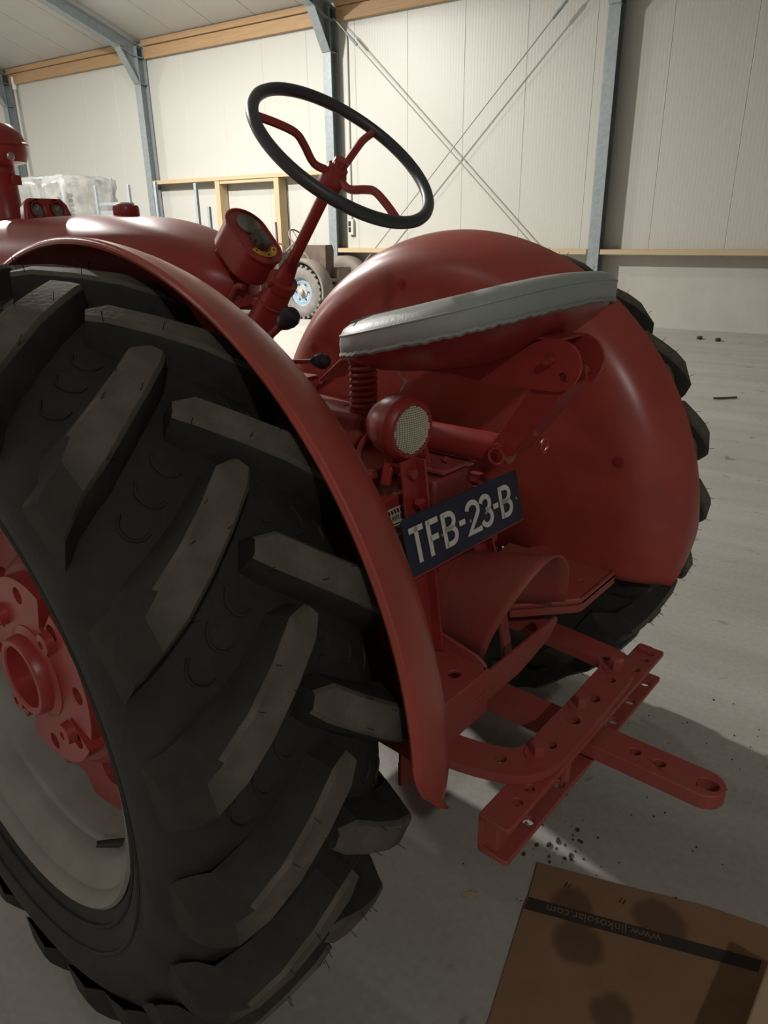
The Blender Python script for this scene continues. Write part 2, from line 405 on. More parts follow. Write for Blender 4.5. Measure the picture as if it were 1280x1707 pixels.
# crossed bracing rods
def rod(a, b, lab, r=.011):
    t = empty('bracing_rod', a); tag(t, lab, 'steel rod', 'crossed bracing rods')
    d = (b - a)
    MB().tube([Vector((0, 0, 0)), d], r, 8).build('rod', RODM, t)
    u = d.normalized()
    MB().tube([u * .35, u * .62], r * 2.1, 8).build('turnbuckle', GALV, t)
rod(W(7.16, 4.62, .20), W(2.7, .42, .20), 'bracing rod falling to the right across the wall')
rod(W(2.95, 4.55, .20), W(7.16, .36, .20), 'bracing rod rising to the right across the wall')
# conduit and switch by the middle column
t = empty('wall_switch', W(7.02, 1.35, .02)); tag(t, 'thin cable conduit with a small grey switch box beside the middle column', 'switch')
t.matrix_world = WM(7.03, 0, 0)
MB().tube([(0, .02, 1.55), (0, .02, 4.35), (.03, .02, 4.45), (.12, .02, 4.5)], .010, 6).build('conduit', mat('grey_conduit', (.3, .3, .28), .6), t)
sb = MB().box((0, .03, 1.45), (.10, .06, .26)).build('switch_box', mat('switch_grey', (.55, .55, .52), .5), t, .006)
MB().box((.02, .063, 1.51), (.05, .012, .08)).box((.02, .063, 1.41), (.05, .012, .08)).build('socket_cover', BLACK, sb, .002)
t = empty('downpipe', W(16.4, 0, .05)); t.matrix_world = WM(16.42, 0, 0)
tag(t, 'thin white pipe running down beside the farthest left column', 'pipe')
MB().tube([(0, .06, 0), (0, .06, 4.6)], .03, 10).build('pipe', PANELW, t); MB().tube([(0, .06, 4.5), (0, .06, 4.75)], .05, 10).build('socket', WHITEPL, t)

# high bay lamp fixtures, with made-up ones for the two fill lights
for i, (p, e) in enumerate(LAMPS):
    t = empty('high_bay_or_fill_lamp', p); tag(t, ['round high bay lamp hanging beyond the tractor hood', 'round high bay lamp hanging nearest the panelled wall', 'round high bay lamp hanging far down the hall', 'added fill lamp in a round housing behind the camera', 'added weak fill lamp in a round housing over the open side of the hall'][i], 'lamp', 'high bay lamps')
    MB().lathe([(0, .16), (.10, .15), (.13, .06), (.29, .03), (.29, .012), (0, .012)], None, 28).build('housing', BLACK, t)
    MB().tube([(0, 0, .15), (0, 0, 1.6)], .008, 6).build('hanger', DARKM, t)

# ================================================================== TRACTOR
TR = empty('tractor', (0, 0, 0))
tag(TR, 'red vintage farm tractor seen from behind with big lugged tires and clamshell fenders', 'tractor')
AX = .698; TC = .675; TRAD = .712; TSC = .9775

# ---------- rear tires
def lug_mesh(sgn):
    # stations: lateral a, top radius, base radius, theta offset (deg), half width top, half width base
    st = [(-.022, .706, .645, 1.2, .012, .026), (.004, TRAD, .650, 0.0, .024, .040), (.05, TRAD, .652, -3.3, .024, .042), (.10, .709, .648, -6.6, .025, .045),
          (.145, .699, .632, -9.4, .027, .050), (.172, .682, .606, -11.3, .030, .054), (.187, .656, .590, -12.4, .033, .058), (.194, .632, .585, -13.0, .034, .058), (.194, .612, .580, -13.2, .034, .056)]
    mb = MB(); rows = []
    pos = [(a, rt * TSC, rb * TSC, th, wt, wb) for (a, rt, rb, th, wt, wb) in st]
    for i, (a, rt, rb, th, wt, wb) in enumerate(pos):
        row = []
        # width direction mostly along theta, a little sideways
        for (r, hw) in ((rb, -wb), (rt - .006, -wt - .003), (rt, -wt + .003), (rt, wt - .003), (rt - .006, wt + .003), (rb, wb)):
            t = R(th) + hw * .80 / r
            aa = a + hw * .45 * (1 if i < 5 else .15)
            row.append((sgn * aa, -r * math.cos(t), r * math.sin(t)))
        rows.append(row)
    mb.grid(rows)
    n = 6; N = len(rows)
    mb.f.append(tuple(range(n))); mb.f.append(tuple(range((N - 1) * n, N * n)))
    # fine moulding hairs along the top edge
    for i, u in enumerate((.15, .3, .45, .6, .75)):
        j = 1 + int(u * 4); a, rt, rb, th, wt, wb = pos[j]
        t = R(th) + (wt if i % 2 else -wt) * .8 / rt; aa = a + (wt if i % 2 else -wt) * .45 + (.01 * (i % 3 - 1))
        p = Vector((sgn * aa, -rt * math.cos(t), rt * math.sin(t))); d = Vector((.1 * (i - 2), -math.cos(t), math.sin(t)))
        mb.tube([p - d * .003, p + d * .012], .0007, 3)
    me = mb.mesh('lug', 28)
    me.materials.append(LUGM); me.materials.append(LUGTOP)
    for p in me.polygons:
        c = p.center; rr = math.hypot(c.y, c.z); rad = Vector((0, c.y / rr, c.z / rr))
        if p.normal.dot(rad) > .6 and rr > .62: p.material_index = 1
    return me
LUG_NEG, LUG_POS = lug_mesh(-1), lug_mesh(1)
def mark_mesh(sgn):
    mb = MB()
    for da, dt in ((0, 0), (.038, -2.7), (.072, -5.3)):
        pts = []
        for p in smooth_path([(.055, -9.9, 0), (.063, -11.4, 0), (.059, -12.9, 0), (.047, -13.6, 0), (.036, -13.3, 0)], 4):
            a = p.x + da; th = p.y + dt
            r = float(np.interp(a, [0, .05, .10, .14, .17], [.664, .662, .654, .637, .607])) * TSC + .0005
            t = R(th); pts.append((sgn * a, -r * math.cos(t), r * math.sin(t)))
        mb.tube(pts, .0026, 5)
    return mb.mesh('tread_mark', 60)
MARKS = {-1: mark_mesh(-1), 1: mark_mesh(1)}
def rear_wheel(side, ph_out, ph_in):
    prof = []   # (r, lateral)
    half = [(.0, .664), (.05, .662), (.10, .654), (.14, .637), (.17, .607), (.19, .565), (.196, .525), (.190, .485), (.178, .45), (.166, .428), (.158, .415), (.150, .402)]
    half = [(a, r - (1 - TSC) * r * max(0, min(1, (r - .43) / .12))) for a, r in half]
    for a, r in reversed(half): prof.append((r, -a))
    for a, r in half[1:]: prof.append((r, a))
    Mx = frame((0, 0, 0), (0, 1, 0), (0, 0, 1), (1, 0, 0))
    tire = MB().lathe(prof, Mx, 96).build('tire', RUBBER, TR, M=T(side * TC, 0, AX), smooth=50)
    tire['label'] = 'black rubber tire with deep slanting lugs'
    for k in range(21):
        for (sg, ph) in ((side, ph_out), (-side, ph_in)):
            th = ph + k * 360 / 21
            link_mesh('lug', LUG_NEG if sg < 0 else LUG_POS, LUGM, tire, Matrix.Rotation(-R(th), 4, 'X'))
            link_mesh('tread_mark', MARKS[sg], RUBBER, tire, Matrix.Rotation(-R(th), 4, 'X'))
    # raised ring on the sidewall
    for rr, aa in ((.478, .189), (.44, .1745)):
        MB().tube([(side * aa, -rr * math.cos(R(q)), rr * math.sin(R(q))) for q in range(0, 360, 5)], .004, 6, True).build('sidewall_ring', RUBBER, tire)
    # rim; z of the lathe = outward
    Mo = frame((side * TC, 0, AX), (0, side, 0), (0, 0, 1), (side, 0, 0)) if side > 0 else frame((side * TC, 0, AX), (0, -1, 0), (0, 0, 1), (-1, 0, 0))
    rp = [(.395, .145), (.412, .155), (.418, .163), (.412, .167), (.404, .160), (.394, .146), (.391, .126), (.384, .120), (.368, .118), (.362, .112), (.358, .094), (.344, .088), (.338, .080), (.334, .030), (.328, .015), (.330, -.10), (.36, -.13), (.41, -.155), (.415, -.165), (.400, -.160), (.350, -.13), (.322, -.10), (.322, .012), (.34, .04), (.348, .098), (.362, .122), (.38, .13), (.395, .145)]
    rim = MB().lathe(rp, Mo, 72).build('rim', RIMG, TR, smooth=40)
    rim['label'] = 'silver grey painted steel wheel rim'
    # red wheel centre: dished disc with lobes
    lob = []
    for k in range(96):
        a = 2 * math.pi * k / 96
        lob.append(((.322 if (k % 12) < 8 else .285) * math.cos(a), (.322 if (k % 12) < 8 else .285) * math.sin(a)))
    MB().prism(lob, .005, .03, Mo, [circ(.235 * math.cos(R(45 * k + 22)), .235 * math.sin(R(45 * k + 22)), .03, 14) for k in range(8)]).build('wheel_disc', RED_CAST, rim, .004)
    MB().lathe([(.20, .03), (.215, .034), (.205, .05), (.195, .058), (.10, .06), (.10, .03)], Mo, 48).build('disc_boss', RED_CAST, rim)
    # hub flange with slots and holes
    fl = []
    for k in range(120):
        a = 2 * math.pi * k / 120; kk = k % 30
        r_ = .182
        if kk in (13, 14, 15): r_ = .118
        fl.append((r_ * math.cos(a + .35), r_ * math.sin(a + .35)))
    hf = MB().prism(fl, .058, .088, Mo, [circ(.150 * math.cos(R(45 * k + 5)), .150 * math.sin(R(45 * k + 5)), .0165, 14) for k in range(8)]).build('hub_flange', RED, rim, .004)
    for k in range(8):
        c = Mo @ Vector((.150 * math.cos(R(45 * k + 5)), .150 * math.sin(R(45 * k + 5)), .058))
        MB().bolt(c, (side, 0, 0), .010, .016, False).build('wheel_bolt', RED_CAST, rim)
    for k in range(4):
        a = R(90 * k + 48); MB().lathe([(0, .088), (.022, .088), (.019, .103), (.008, .105), (.008, .097), (0, .097)], Mo @ T(.128 * math.cos(a), .128 * math.sin(a), 0), 18).build('flange_stud', RED, rim)
    MB().lathe([(.060, .03), (.060, .114), (.063, .117), (.071, .117), (.075, .112), (.077, .096), (.090, .090), (.092, .07)], Mo, 36).build('hub_collar', RED, rim)
    MB().lathe([(0, .035), (.060, .035)], Mo, 24).build('axle_end', RED_CAST, rim)
    # valve
    a = R(-52) if side < 0 else R(200)
    v0 = Mo @ Vector((.345 * math.cos(a) , .345 * math.sin(a), .085)); v1 = Mo @ Vector((.322 * math.cos(a - .04), .322 * math.sin(a - .04), .122))
    MB().tube([v0, v0.lerp(v1, .5), v1], [.008, .007, .0055], 8).build('valve_stem', BLACKRUB, rim)
rear_wheel(-1, 58.6, 50.0)
rear_wheel(1, 60.0, 51.5)

# ---------- fenders
FPROF = [(.570, .719), (.574, .725), (.570, .729), (.555, .727), (.535, .722), (.512, .714), (.490, .704), (.470, .690), (.452, .671), (.440, .648), (.432, .622), (.428, .592), (.427, .55)]
FZ = .702
def fender(side):
    def pt(x, r, th):
        xm = .578
        if th < 6: 
            q = (6 - th) / 14.0
            xm = .578 - .10 * q ** 2.0
        if .43 < x < .56: r += .018 * max(0, min(1, (26 - th) / 26)) * (1 - abs(x - .495) / .066)
        x = min(x, xm)
        if th < 5: r -= .010 * ((5 - th) / 15) ** 2 * max(0, (r - .60) / .12)
        return Vector((side * x, -r * math.cos(R(th)), FZ + r * math.sin(R(th))))
    rows = []
    ths = [-8.0 + (163 + 8.0) * k / 110 for k in range(111)]
    for th in ths:
        row = [pt(x, r, th if th > 0 else th * .72 / r) for x, r in FPROF]
        y, z = row[-1].y, row[-1].z
        zb = .60
        row.append(Vector((side * .427, y * .75, zb + (max(z, zb + .02) - zb) * .5)))
        row.append(Vector((side * .427, y * .55, zb if z > zb else z)))
        rows.append(row)
    f = MB().grid(rows).build('fender', RED_OR, TR, smooth=50, solid=.0035)
    edge = [pt(.572, .723, th) for th in ths]
    MB().tube(edge[4:], .0055, 8).build('rolled_edge', RED_OR, f)
    for th in (20, 62, 100, 140):
        p = pt(.427, .60, th); MB().bolt(p, (-side, 0, 0), .008, .006).build('fender_bolt', RED, f)
    return f
fl = fender(-1); fl['label'] = 'left clamshell fender arching over the near tire'
fr = fender(1); fr['label'] = 'right clamshell fender with dented smooth inner side'

# ---------- chassis, axle, transmission
Mx = frame((0, 0, 0), (0, 1, 0), (0, 0, 1), (1, 0, 0))
MB().lathe([(.10, -.50), (.10, -.42), (.135, -.40), (.15, -.20), (.20, -.17), (.20, .17), (.15, .20), (.135, .40), (.10, .42), (.10, .50)], T(0, 0, AX) @ Mx, 40).build('axle_housing', RED_CAST, TR)
tcase = MB().prism([(-.16, -.20), (.16, -.20), (.18, -.1), (.18, .17), (.13, .24), (-.13, .24), (-.18, .17), (-.18, -.1)], -.36, .75, frame((0, 0, .70), (1, 0, 0), (0, 0, 1), (0, 1, 0))).build('transmission_case', RED_CAST, TR, .012)
MB().box((0, -.02, .955), (.30, .50, .03)).build('top_cover', RED_D, tcase, .006)
MB().box((-.115, -.355, .86), (.10, .05, .14)).build('side_cover', RED_CAST, tcase, .008)
rear = MB().lathe([(0, .0), (.13, 0), (.14, -.02), (.14, -.05)], frame((0, -.41, .74), (1, 0, 0), (0, 0, 1), (0, -1, 0)), 32).build('rear_cover', RED_CAST, tcase)
for k in range(8):
    a = R(45 * k + 20); MB().bolt((.115 * math.cos(a), -.41, .74 + .115 * math.sin(a)), (0, -1, 0), .011, .014).build('cover_bolt', RED, tcase)
for (x, y, z) in ((.055, -.385, .93), (.02, -.37, .945), (-.10, -.37, .95), (.10, -.37, .90)):
    MB().bolt((x, y, z), (0, -1, 0), .017, .03, False).build('case_bolt', RED, tcase)
MB().box((-.055, -.365, .945), (.12, .10, .06)).build('hitch_casting', RED_CAST, tcase, .008)
MB().box((-.03, -.36, .985), (.13, .12, .008)).build('casting_lip', RED_D, tcase, .002)
MB().tube(smooth_path([(-.115, -.36, .975), (-.12, -.355, 1.015), (-.095, -.35, 1.04), (-.07, -.35, 1.03), (-.062, -.36, .985)], 5), .0065, 8).build('lifting_hook', RED, tcase)
for i in range(3):
    MB().tube(smooth_path([(-.17, -.30 + .03 * i, .97), (-.20, -.32 + .02 * i, .99), (-.23, -.28, .965 + .01 * i), (-.26, -.2, .95)], 5), .011, 8).build('hose', RED_CAST, tcase)

for sd in (-1, 1):
    MB().prism([(-.20, .33), (.20, .33), (.22, .6), (.18, .78), (.05, .80), (-.12, .80), (-.22, .74), (-.24, .5)], -.085, .09, frame((sd * .385, 0, 0), (0, 1, 0), (0, 0, 1), (1, 0, 0))).build('final_drive_housing', RED_CAST, TR, .015)  # extent shaped to close gaps letting lamp light onto the floor behind
MB().prism([(-.23, .35), (.23, .35), (.24, .60), (-.24, .60)], -.27, .45, frame((0, 0, 0), (1, 0, 0), (0, 0, 1), (0, 1, 0))).build('differential_housing', RED_CAST, TR, .02)  # added low bulk that blocks lamp light passing under the axle
# engine side frame towards the front
MB().box((0, 1.55, .66), (.30, 1.7, .34)).build('engine_block', RED_CAST, TR, .02)
MB().box((-.16, 1.45, .95), (.07, .9, .16)).build('manifold', RED_CAST, TR, .02)
MB().box((0, 1.6, .98), (.26, 1.4, .34)).build('cylinder_head', RED_CAST, TR, .02)

# hood / fuel tank with teardrop tail
def hood_rows(y0, y1, n, tail):
    rows = []
    for k in range(n + 1):
        u = k / n; y = y0 + (y1 - y0) * u
        if tail:
            q = max(0.0, min(1.0, (y - y0) / .62)); g = (1 - (1 - q) ** 2.3) ** .60
        else: g = 1
        wv = .235 * g; top = 1.305 + .178 * (g ** .92) - (.012 * max(0, y - 1.0)); bot = 1.265 - .05 * g
        row = []
        for j in range(29):
            a = math.pi * j / 28
            ca, sa = math.cos(a), math.sin(a)
            x = wv * math.copysign(abs(ca) ** .62, ca)
            zz = bot + .045 + (top - bot - .045) * (sa ** .68)
            row.append((x, y, zz))
        row = [(row[0][0] * .9, y, bot)] + row + [(row[-1][0] * .9, y, bot)]
        rows.append(row)
    return rows
hr_ = hood_rows(.245, 1.30, 36, True)
hb = MB().grid(hr_); hb.f.append(tuple(range(len(hr_[0]))))
hood = hb.build('fuel_tank_hood', RED, TR, smooth=40); hood['label'] = 'smooth rounded red fuel tank hood'
rows2 = hood_rows(1.304, 2.35, 8, False)
hb = MB().grid(rows2); hb.f.append(tuple(range((len(rows2) - 1) * len(rows2[0]), len(rows2) * len(rows2[0]))))
hood2 = hb.build('front_hood', RED, TR, smooth=40)
MB().tube([(x * 1.002, 1.302, z) for x, y, z in rows2[0]], .004, 6).build('hood_seam', RED_CAST, hood2)
MB().tube([(-.235, 1.302, 1.26), (-.236, .8, 1.262), (-.2, .42, 1.268), (-.1, .29, 1.28), (0, .25, 1.285), (.1, .29, 1.28), (.2, .42, 1.268), (.236, .8, 1.262)], .004, 6).build('tank_seam', RED_CAST, hood)
MB().prism([(-.22, -.60), (.22, -.60), (.235, -.05), (-.235, -.05)], 1.3, 2.32, frame((0, 0, 1.26), (1, 0, 0), (0, 0, 1), (0, 1, 0))).build('side_panel', RED, TR, .01)
MB().prism([(-.20, -.42), (.20, -.42), (.225, -.05), (-.225, -.05)], .85, 1.296, frame((0, 0, 1.26), (1, 0, 0), (0, 0, 1), (0, 1, 0))).build('side_panel', RED, TR, .01)
for k in range(9):
    MB().box((-.16 + .04 * k, 2.36, 1.0), (.012, .02, .62)).build('grille_bar', RED, TR, .003)
cap = MB().lathe([(0, 0), (.046, 0), (.048, .004), (.048, .026), (.044, .034), (.018, .038), (.016, .044), (0, .045)], T(0, .745, 1.478) @ Matrix.Diagonal((.74, .74, .8, 1)), 28).build('fuel_cap', RED, hood)
MB().lathe([(.03, 0), (.034, .003), (.028, .006)], T(0, .745, 1.507) @ Matrix.Diagonal((.74, .74, .8, 1)), 24).build('cap_ring', DECALW, cap)

# twin gauge pod on the hood
Mg = frame((0, 1.185, 1.481), (1, 0, 0), (0, .26, .966), (0, -.966, .26))
Mg = Mg @ Matrix.Diagonal((.56, .72, .8, 1))
pod = MB().prism([(-.145, -.015), (.145, -.015), (.125, .055), (.095, .085), (-.095, .085), (-.125, .055)], -.05, .0, Mg, [circ(-.058, .034, .034, 24), circ(.058, .034, .034, 24)]).build('gauge_pod', RED, TR, .008)
for x in (-.058, .058):
    MB().lathe([(.036, -.006), (.036, .003), (.032, .004), (.031, -.004)], Mg @ T(x, .034, 0), 28).build('gauge_bezel', RED_CAST, pod)
    MB().lathe([(0, -.012), (.034, -.012)], Mg @ T(x, .034, 0), 24).build('gauge_face', mat('gauge_face', (.16, .15, .14), .25, col2=(.28, .27, .25), nscale=40), pod)
    MB().bar(Mg @ Vector((x, .034, -.010)), Mg @ Vector((x + .018, .05, -.010)), .003, .001).build('gauge_needle', WHITEPL, pod)

# air cleaner stack
stk = MB().lathe([(.062, 0), (.060, .02), (.047, .04), (.045, .165), (.048, .17), (.048, .178), (.045, .18), (.045, .22)], T(0, 1.47, 1.44), 32).build('air_cleaner_stack', RED, TR)
MB().lathe([(.046, .205), (.085, .215), (.094, .24), (.094, .262), (.100, .264), (.100, .270), (.093, .274), (.082, .302), (.055, .326), (.02, .336), (0, .337)], T(0, 1.47, 1.44), 36).build('precleaner_dome', RED, stk)
MB().sphere((.0, 1.377, 1.668), .013, 12, 8, None, (1, .3, 1)).build('sight_glass', CHROME, stk)
MB().box((.02, 1.41, 1.60), (.03, .012, .03)).build('clamp', RED, stk, .003)

# front wheels (mostly outside the picture)
MB().tube([(-.62, 2.15, .38), (-.3, 2.15, .46), (.3, 2.15, .46), (.62, 2.15, .38)], .045, 12).build('front_axle', RED_CAST, TR)
for sd in (-1, 1):
    Mo = frame((sd * .68, 2.15, .385), (0, sd, 0), (0, 0, 1), (sd, 0, 0))
    ft = MB().lathe([(.23, -.075), (.28, -.088), (.335, -.085), (.37, -.06), (.385, 0), (.37, .06), (.335, .085), (.28, .088), (.23, .075), (.23, -.075)], Mo, 48).build('front_tire', RUBBER, TR)
    for a in (-.035, 0, .035): MB().lathe([(.37, a - .008), (.3845, a - .005), (.3845, a + .005), (.37, a + .008)], Mo, 48).build('tire_rib', RUBBER, ft)
    MB().lathe([(.24, .07), (.235, .06), (.20, .03), (.18, .0), (.08, .02), (.06, .07), (0, .075)], Mo, 36).build('front_rim', RED, TR)

# ---------- steering
PIV = Vector((0, -.06, 1.545)); axd = Vector((0, -math.sin(R(40.9)), math.cos(R(40.9))))
ey = Vector((0, math.cos(R(40.9)), math.sin(R(40.9))))
wc = Vector((0, 1.41922 * .7843 - 1.205, .17782 * .7843 + 1.44))   # rim centre
SR = .2005
Ms = frame(wc, (1, 0, 0), ey, axd)
pts = [Ms @ Vector((SR * math.cos(R(q)), SR * math.sin(R(q)), 0)) for q in range(0, 360, 5)]
swheel = MB().tube(pts, .0125, 12, True).build('steering_wheel', STEERM, TR); swheel['label'] = 'dark grey steering wheel rim'
hubc = wc - axd * .035
for a in (150, 28, 268):
    c, s_ = math.cos(R(a)), math.sin(R(a))
    pp = [Ms @ Vector((c * r, s_ * r, h)) for r, h in ((.015, -.045), (.05, -.043), (.085, -.016), (.11, -.001), (.15, .001), (SR - .006, -.002))]
    MB().tube(smooth_path(pp, 4), [.0085] * 21, 8).build('spoke', RED, swheel)
MB().lathe([(0, -.082), (.022, -.082), (.027, -.074), (.027, -.045), (.022, -.036), (.022, -.03), (.016, -.026), (.015, -.012), (0, -.010)], Ms, 24).build('steering_hub', RED, swheel)
hex6 = [(.017 * math.cos(R(60 * k)), .017 * math.sin(R(60 * k))) for k in range(6)]
MB().prism(hex6, -.032, -.018, Ms).build('hub_nut', RED, swheel, .001)
cb = Vector((0, .250, 1.165)); ct = hubc - axd * .03
cdir = (ct - cb).normalized()
colm = MB().tube([cb, ct], .0135, 16).build('steering_column', RED, TR)
c1 = cb + cdir * .20
MB().tube([cb - cdir * .12, cb + cdir * .06, c1 - cdir * .02, c1], [.042, .040, .033, .030], 20).build('column_sleeve', RED, colm)
MB().tube([c1 - cdir * .01, c1 + cdir * .012], .036, 20).build('column_collar', RED, colm)
MB().tube([c1 + cdir * .01, c1 + cdir * .06], [.024, .0165], 18).build('column_bush', RED, colm)
MB().bolt(c1 + Vector((-.036, 0, .0)), (-1, 0, 0), .007, .012, False).build('collar_screw', RED, colm)
MB().tube([(-.036 * math.cos(R(q)), (c1 - cdir * .055).y + .037 * math.sin(R(q)) * .78, (c1 - cdir * .055).z + .037 * math.sin(R(q)) * .63) for q in range(0, 360, 15)], .003, 6, True).build('wire_loop', RED, colm)

# instrument housing (obround drum facing the driver)
fc = Vector((-.004, .205, 1.424)); fdn = Vector((0, -.70, -.714)); fn = Vector((0, -.714, .70))
Mi = frame(fc, (1, 0, 0), -fdn, fn)
def obround(hw, hl, n=14, rt=None):
    out = []
    for k in range(n + 1):
        a = math.pi * k / n; out.append((hw * math.cos(a), hl - hw + hw * math.sin(a)))
    for k in range(n + 1):
        a = math.pi + math.pi * k / n; out.append((hw * math.cos(a), -(hl - hw) + hw * math.sin(a)))
    return out
ih = MB().prism(obround(.053, .083), -.075, 0, Mi).build('instrument_housing', RED, TR, .006)
ih['label'] = 'red obround instrument housing tilted towards the seat'
rim_p = [Mi @ Vector((p[0] * 1.0, p[1] * 1.0, .0)) for p in obround(.0535, .0835)]
MB().tube(rim_p, .004, 6, True).build('housing_lip', RED, ih)
MB().lathe([(0, .0), (.034, .0), (.036, .004), (.034, .008), (.030, .007), (0, .009)], Mi @ T(.004, .034, 0) @ Matrix.Scale(.86, 4), 28).build('gauge', mat('dull_gauge', (.16, .15, .14), .3, col2=(.24, .23, .21), nscale=30), ih)
gear = [((.028 + .004 * math.cos(8 * R(a))) * math.cos(R(a)), (.028 + .004 * math.cos(8 * R(a))) * math.sin(R(a))) for a in range(0, 360, 6)]
MB().prism(gear, 0, .018, Mi @ T(.006, -.016, 0) @ Matrix.Scale(.80, 4)).build('light_switch_knob', mat('worn_black_knob', (.19, .18, .17), .6, col2=(.09, .085, .08), nscale=40), ih, .003)
yl = []
for a in range(200, 345, 8): yl.append((.046 * math.cos(R(a)), .046 * math.sin(R(a))))
for a in range(340, 196, -8): yl.append((.029 * math.cos(R(a)), .029 * math.sin(R(a))))
MB().prism(yl, .001, .0025, Mi @ T(.004, -.026, 0) @ Matrix.Scale(.86, 4)).build('switch_label', YELLOW, ih)
for a in (215, 272, 325):
    MB().prism(circ(.0375 * math.cos(R(a)), .0375 * math.sin(R(a)), .0035, 8), .0025, .003, Mi @ T(.004, -.026, 0) @ Matrix.Scale(.86, 4)).build('label_print', BLACK, ih)
MB().box((.0, .02, -.085), (.06, .08, .05), Mi).build('housing_mount', RED_CAST, ih, .006)
MB().tube(smooth_path([Mi @ Vector((-.03, -.07, -.09)), (-.04, .24, 1.31), (-.045, .27, 1.27), (-.03, .30, 1.24)], 5), .008, 8).build('cable', RED_CAST, ih)

# ---------- levers
def lever(p0, p1, r, kn, kr, name):
    l = MB().tube([p0, p1], r, 10).build(name, RED_CAST, TR)
    d = (Vector(p1) - Vector(p0)).normalized(); M = along(Vector(p1) - d * .012, Vector(p1))
    k = MB().lathe([(.012, 0), (.016, .008), (kr * .86, .014), (kr, .014 + kr * .7), (kr * .98, .014 + kr * 1.1), (kr * .75, .014 + kr * 1.65), (kr * .4, .014 + kr * 1.85), (0, .014 + kr * 1.9)], M, 24).build('knob', BLACKRUB, l)
    for q in (.6, .8, 1.0, 1.2): MB().lathe([(kr * .985, .014 + kr * q - .001), (kr * 1.02, .014 + kr * q), (kr * .985, .014 + kr * q + .001)], M, 24).build('knob_ridge', BLACKRUB, k)
    return l
lever((-.10, .24, 1.10), (-.10, .012, 1.248), .0085, None, .022, 'gear_lever')
lever((.10, .42, 1.09), (.10, .118, 1.125), .006, None, .020, 'throttle_lever')
# pedal and step
pd = MB().box((0, 0, 0), (.10, .105, .006), T(.19, .115, 1.095) @ Matrix.Rotation(R(-38), 4, 'X')).build('pedal', RED_D, TR, .002)
for i in range(6):
    for j in range(6):
        pass
tread = MB()
Mp = T(.19, .115, 1.095) @ Matrix.Rotation(R(-38), 4, 'X')
for i in range(7):
    tread.box((-.042 + .014 * i, 0, .004), (.003, .098, .004), Mp); tread.box((0, -.042 + .014 * i, .004), (.094, .003, .004), Mp)
tread.build('pedal_grid', RED_D, pd)
MB().tube([(.19, .13, 1.09), (.19, .22, 1.02), (.19, .34, .92)], .011, 8).build('pedal_arm', RED, pd)
MB().box((.13, .27, 1.055), (.16, .09, .012)).build('foot_plate', RED_CAST, TR, .003)
MB().box((.27, .35, .94), (.30, .55, .012)).build('operator_platform', RED_D, TR, .003)
MB().box((-.27, .35, .94), (.30, .55, .012)).build('operator_platform', RED_D, TR, .003)

# ---------- seat support
sup = MB().box((0, .03, 1.015), (.10, .36, .075)).build('seat_support', RED_D, TR, .012)
for y in (-.06, .02): MB().lathe([(0, .0535), (.009, .0535), (.009, .0525)], T(.015, y, 1.0), 12).build('support_hole', BLACK, sup)
MB().tube([(0, -.10, 1.024), (0, -.50, 1.026)], .031, 24).build('support_tube', RED, sup)
MB().tube([(0, -.50, 1.026), (0, -.515, 1.026)], [.031, .024], 24).build('tube_cap', RED, sup)
spr = []
for k in range(0, 8 * 20 + 1):
    a = 2 * math.pi * k / 20; spr.append((.0255 * math.cos(a), -.128 + .0255 * math.sin(a), 1.058 + .112 * k / 160))
sp = MB().tube(spr, .0072, 8).build('coil_spring', RED, TR)
MB().lathe([(0, 1.166), (.034, 1.166), (.036, 1.172), (.034, 1.178), (0, 1.178)], T(0, -.128, 0), 28).build('spring_cup', RED, sp)
MB().lathe([(0, 1.052), (.034, 1.052), (.034, 1.060), (0, 1.060)], T(0, -.128, 0), 28).build('spring_seat', RED, sp)

# seat pan and cushion
SY, SA, SB = -.435, .2765, .204
def seat_z(y, x=0.0):
    return 1.2686 - .2366 * (y - SY) - .1624 * x * x
def seat_ring(sc, dz, n=72, ex=3.07, flat=0.0):
    row = []
    for k in range(n):
        a = 2 * math.pi * k / n; c, s_ = math.cos(a), math.sin(a)
        x = SA * sc * math.copysign(abs(c) ** (2 / ex), c); y = SY + SB * sc * math.copysign(abs(s_) ** (2 / ex), s_)
        row.append((x, y, seat_z(y, x) * (1 - flat) + seat_z(SY) * flat + dz))
    return row
def ringgrid(rs):
    mb = MB(); m = len(rs[0]); mb.grid([[r[k] for r in rs] for k in range(m)], True); return mb
pan = ringgrid([seat_ring(.975, .006), seat_ring(.94, -.008), seat_ring(.85, -.026), seat_ring(.72, -.045), seat_ring(.52, -.062, flat=.1), seat_ring(.3, -.072, flat=.3), seat_ring(.02, -.076, flat=.6)])
pan = pan.build('seat_pan', RED, TR, smooth=60, solid=.004); pan['label'] = 'red pressed steel bucket seat pan'
CU = empty('seat_cushion', (0, SY, 1.25)); tag(CU, 'light grey vinyl seat cushion with piping on the red tractor seat', 'cushion')
Mc = T(0, -SY, -1.25)
ringgrid([seat_ring(.60, .016), seat_ring(.96, .006), seat_ring(.985, -.001), seat_ring(1.0, .004), seat_ring(1.006, .02), seat_ring(1.0, .033)]).build('side_band', GREYVIN, CU, smooth=60, M=Mc)
ringgrid([seat_ring(.999, .034), seat_ring(.975, .044), seat_ring(.91, .052), seat_ring(.78, .056), seat_ring(.5, .055), seat_ring(.2, .054), seat_ring(.01, .054)]).build('top_panel', GREYVIN, CU, smooth=60, M=Mc)
MB().tube(seat_ring(1.0, .0335), .002, 6, True).build('piping', GREYVIN, CU, M=Mc)
gath = []
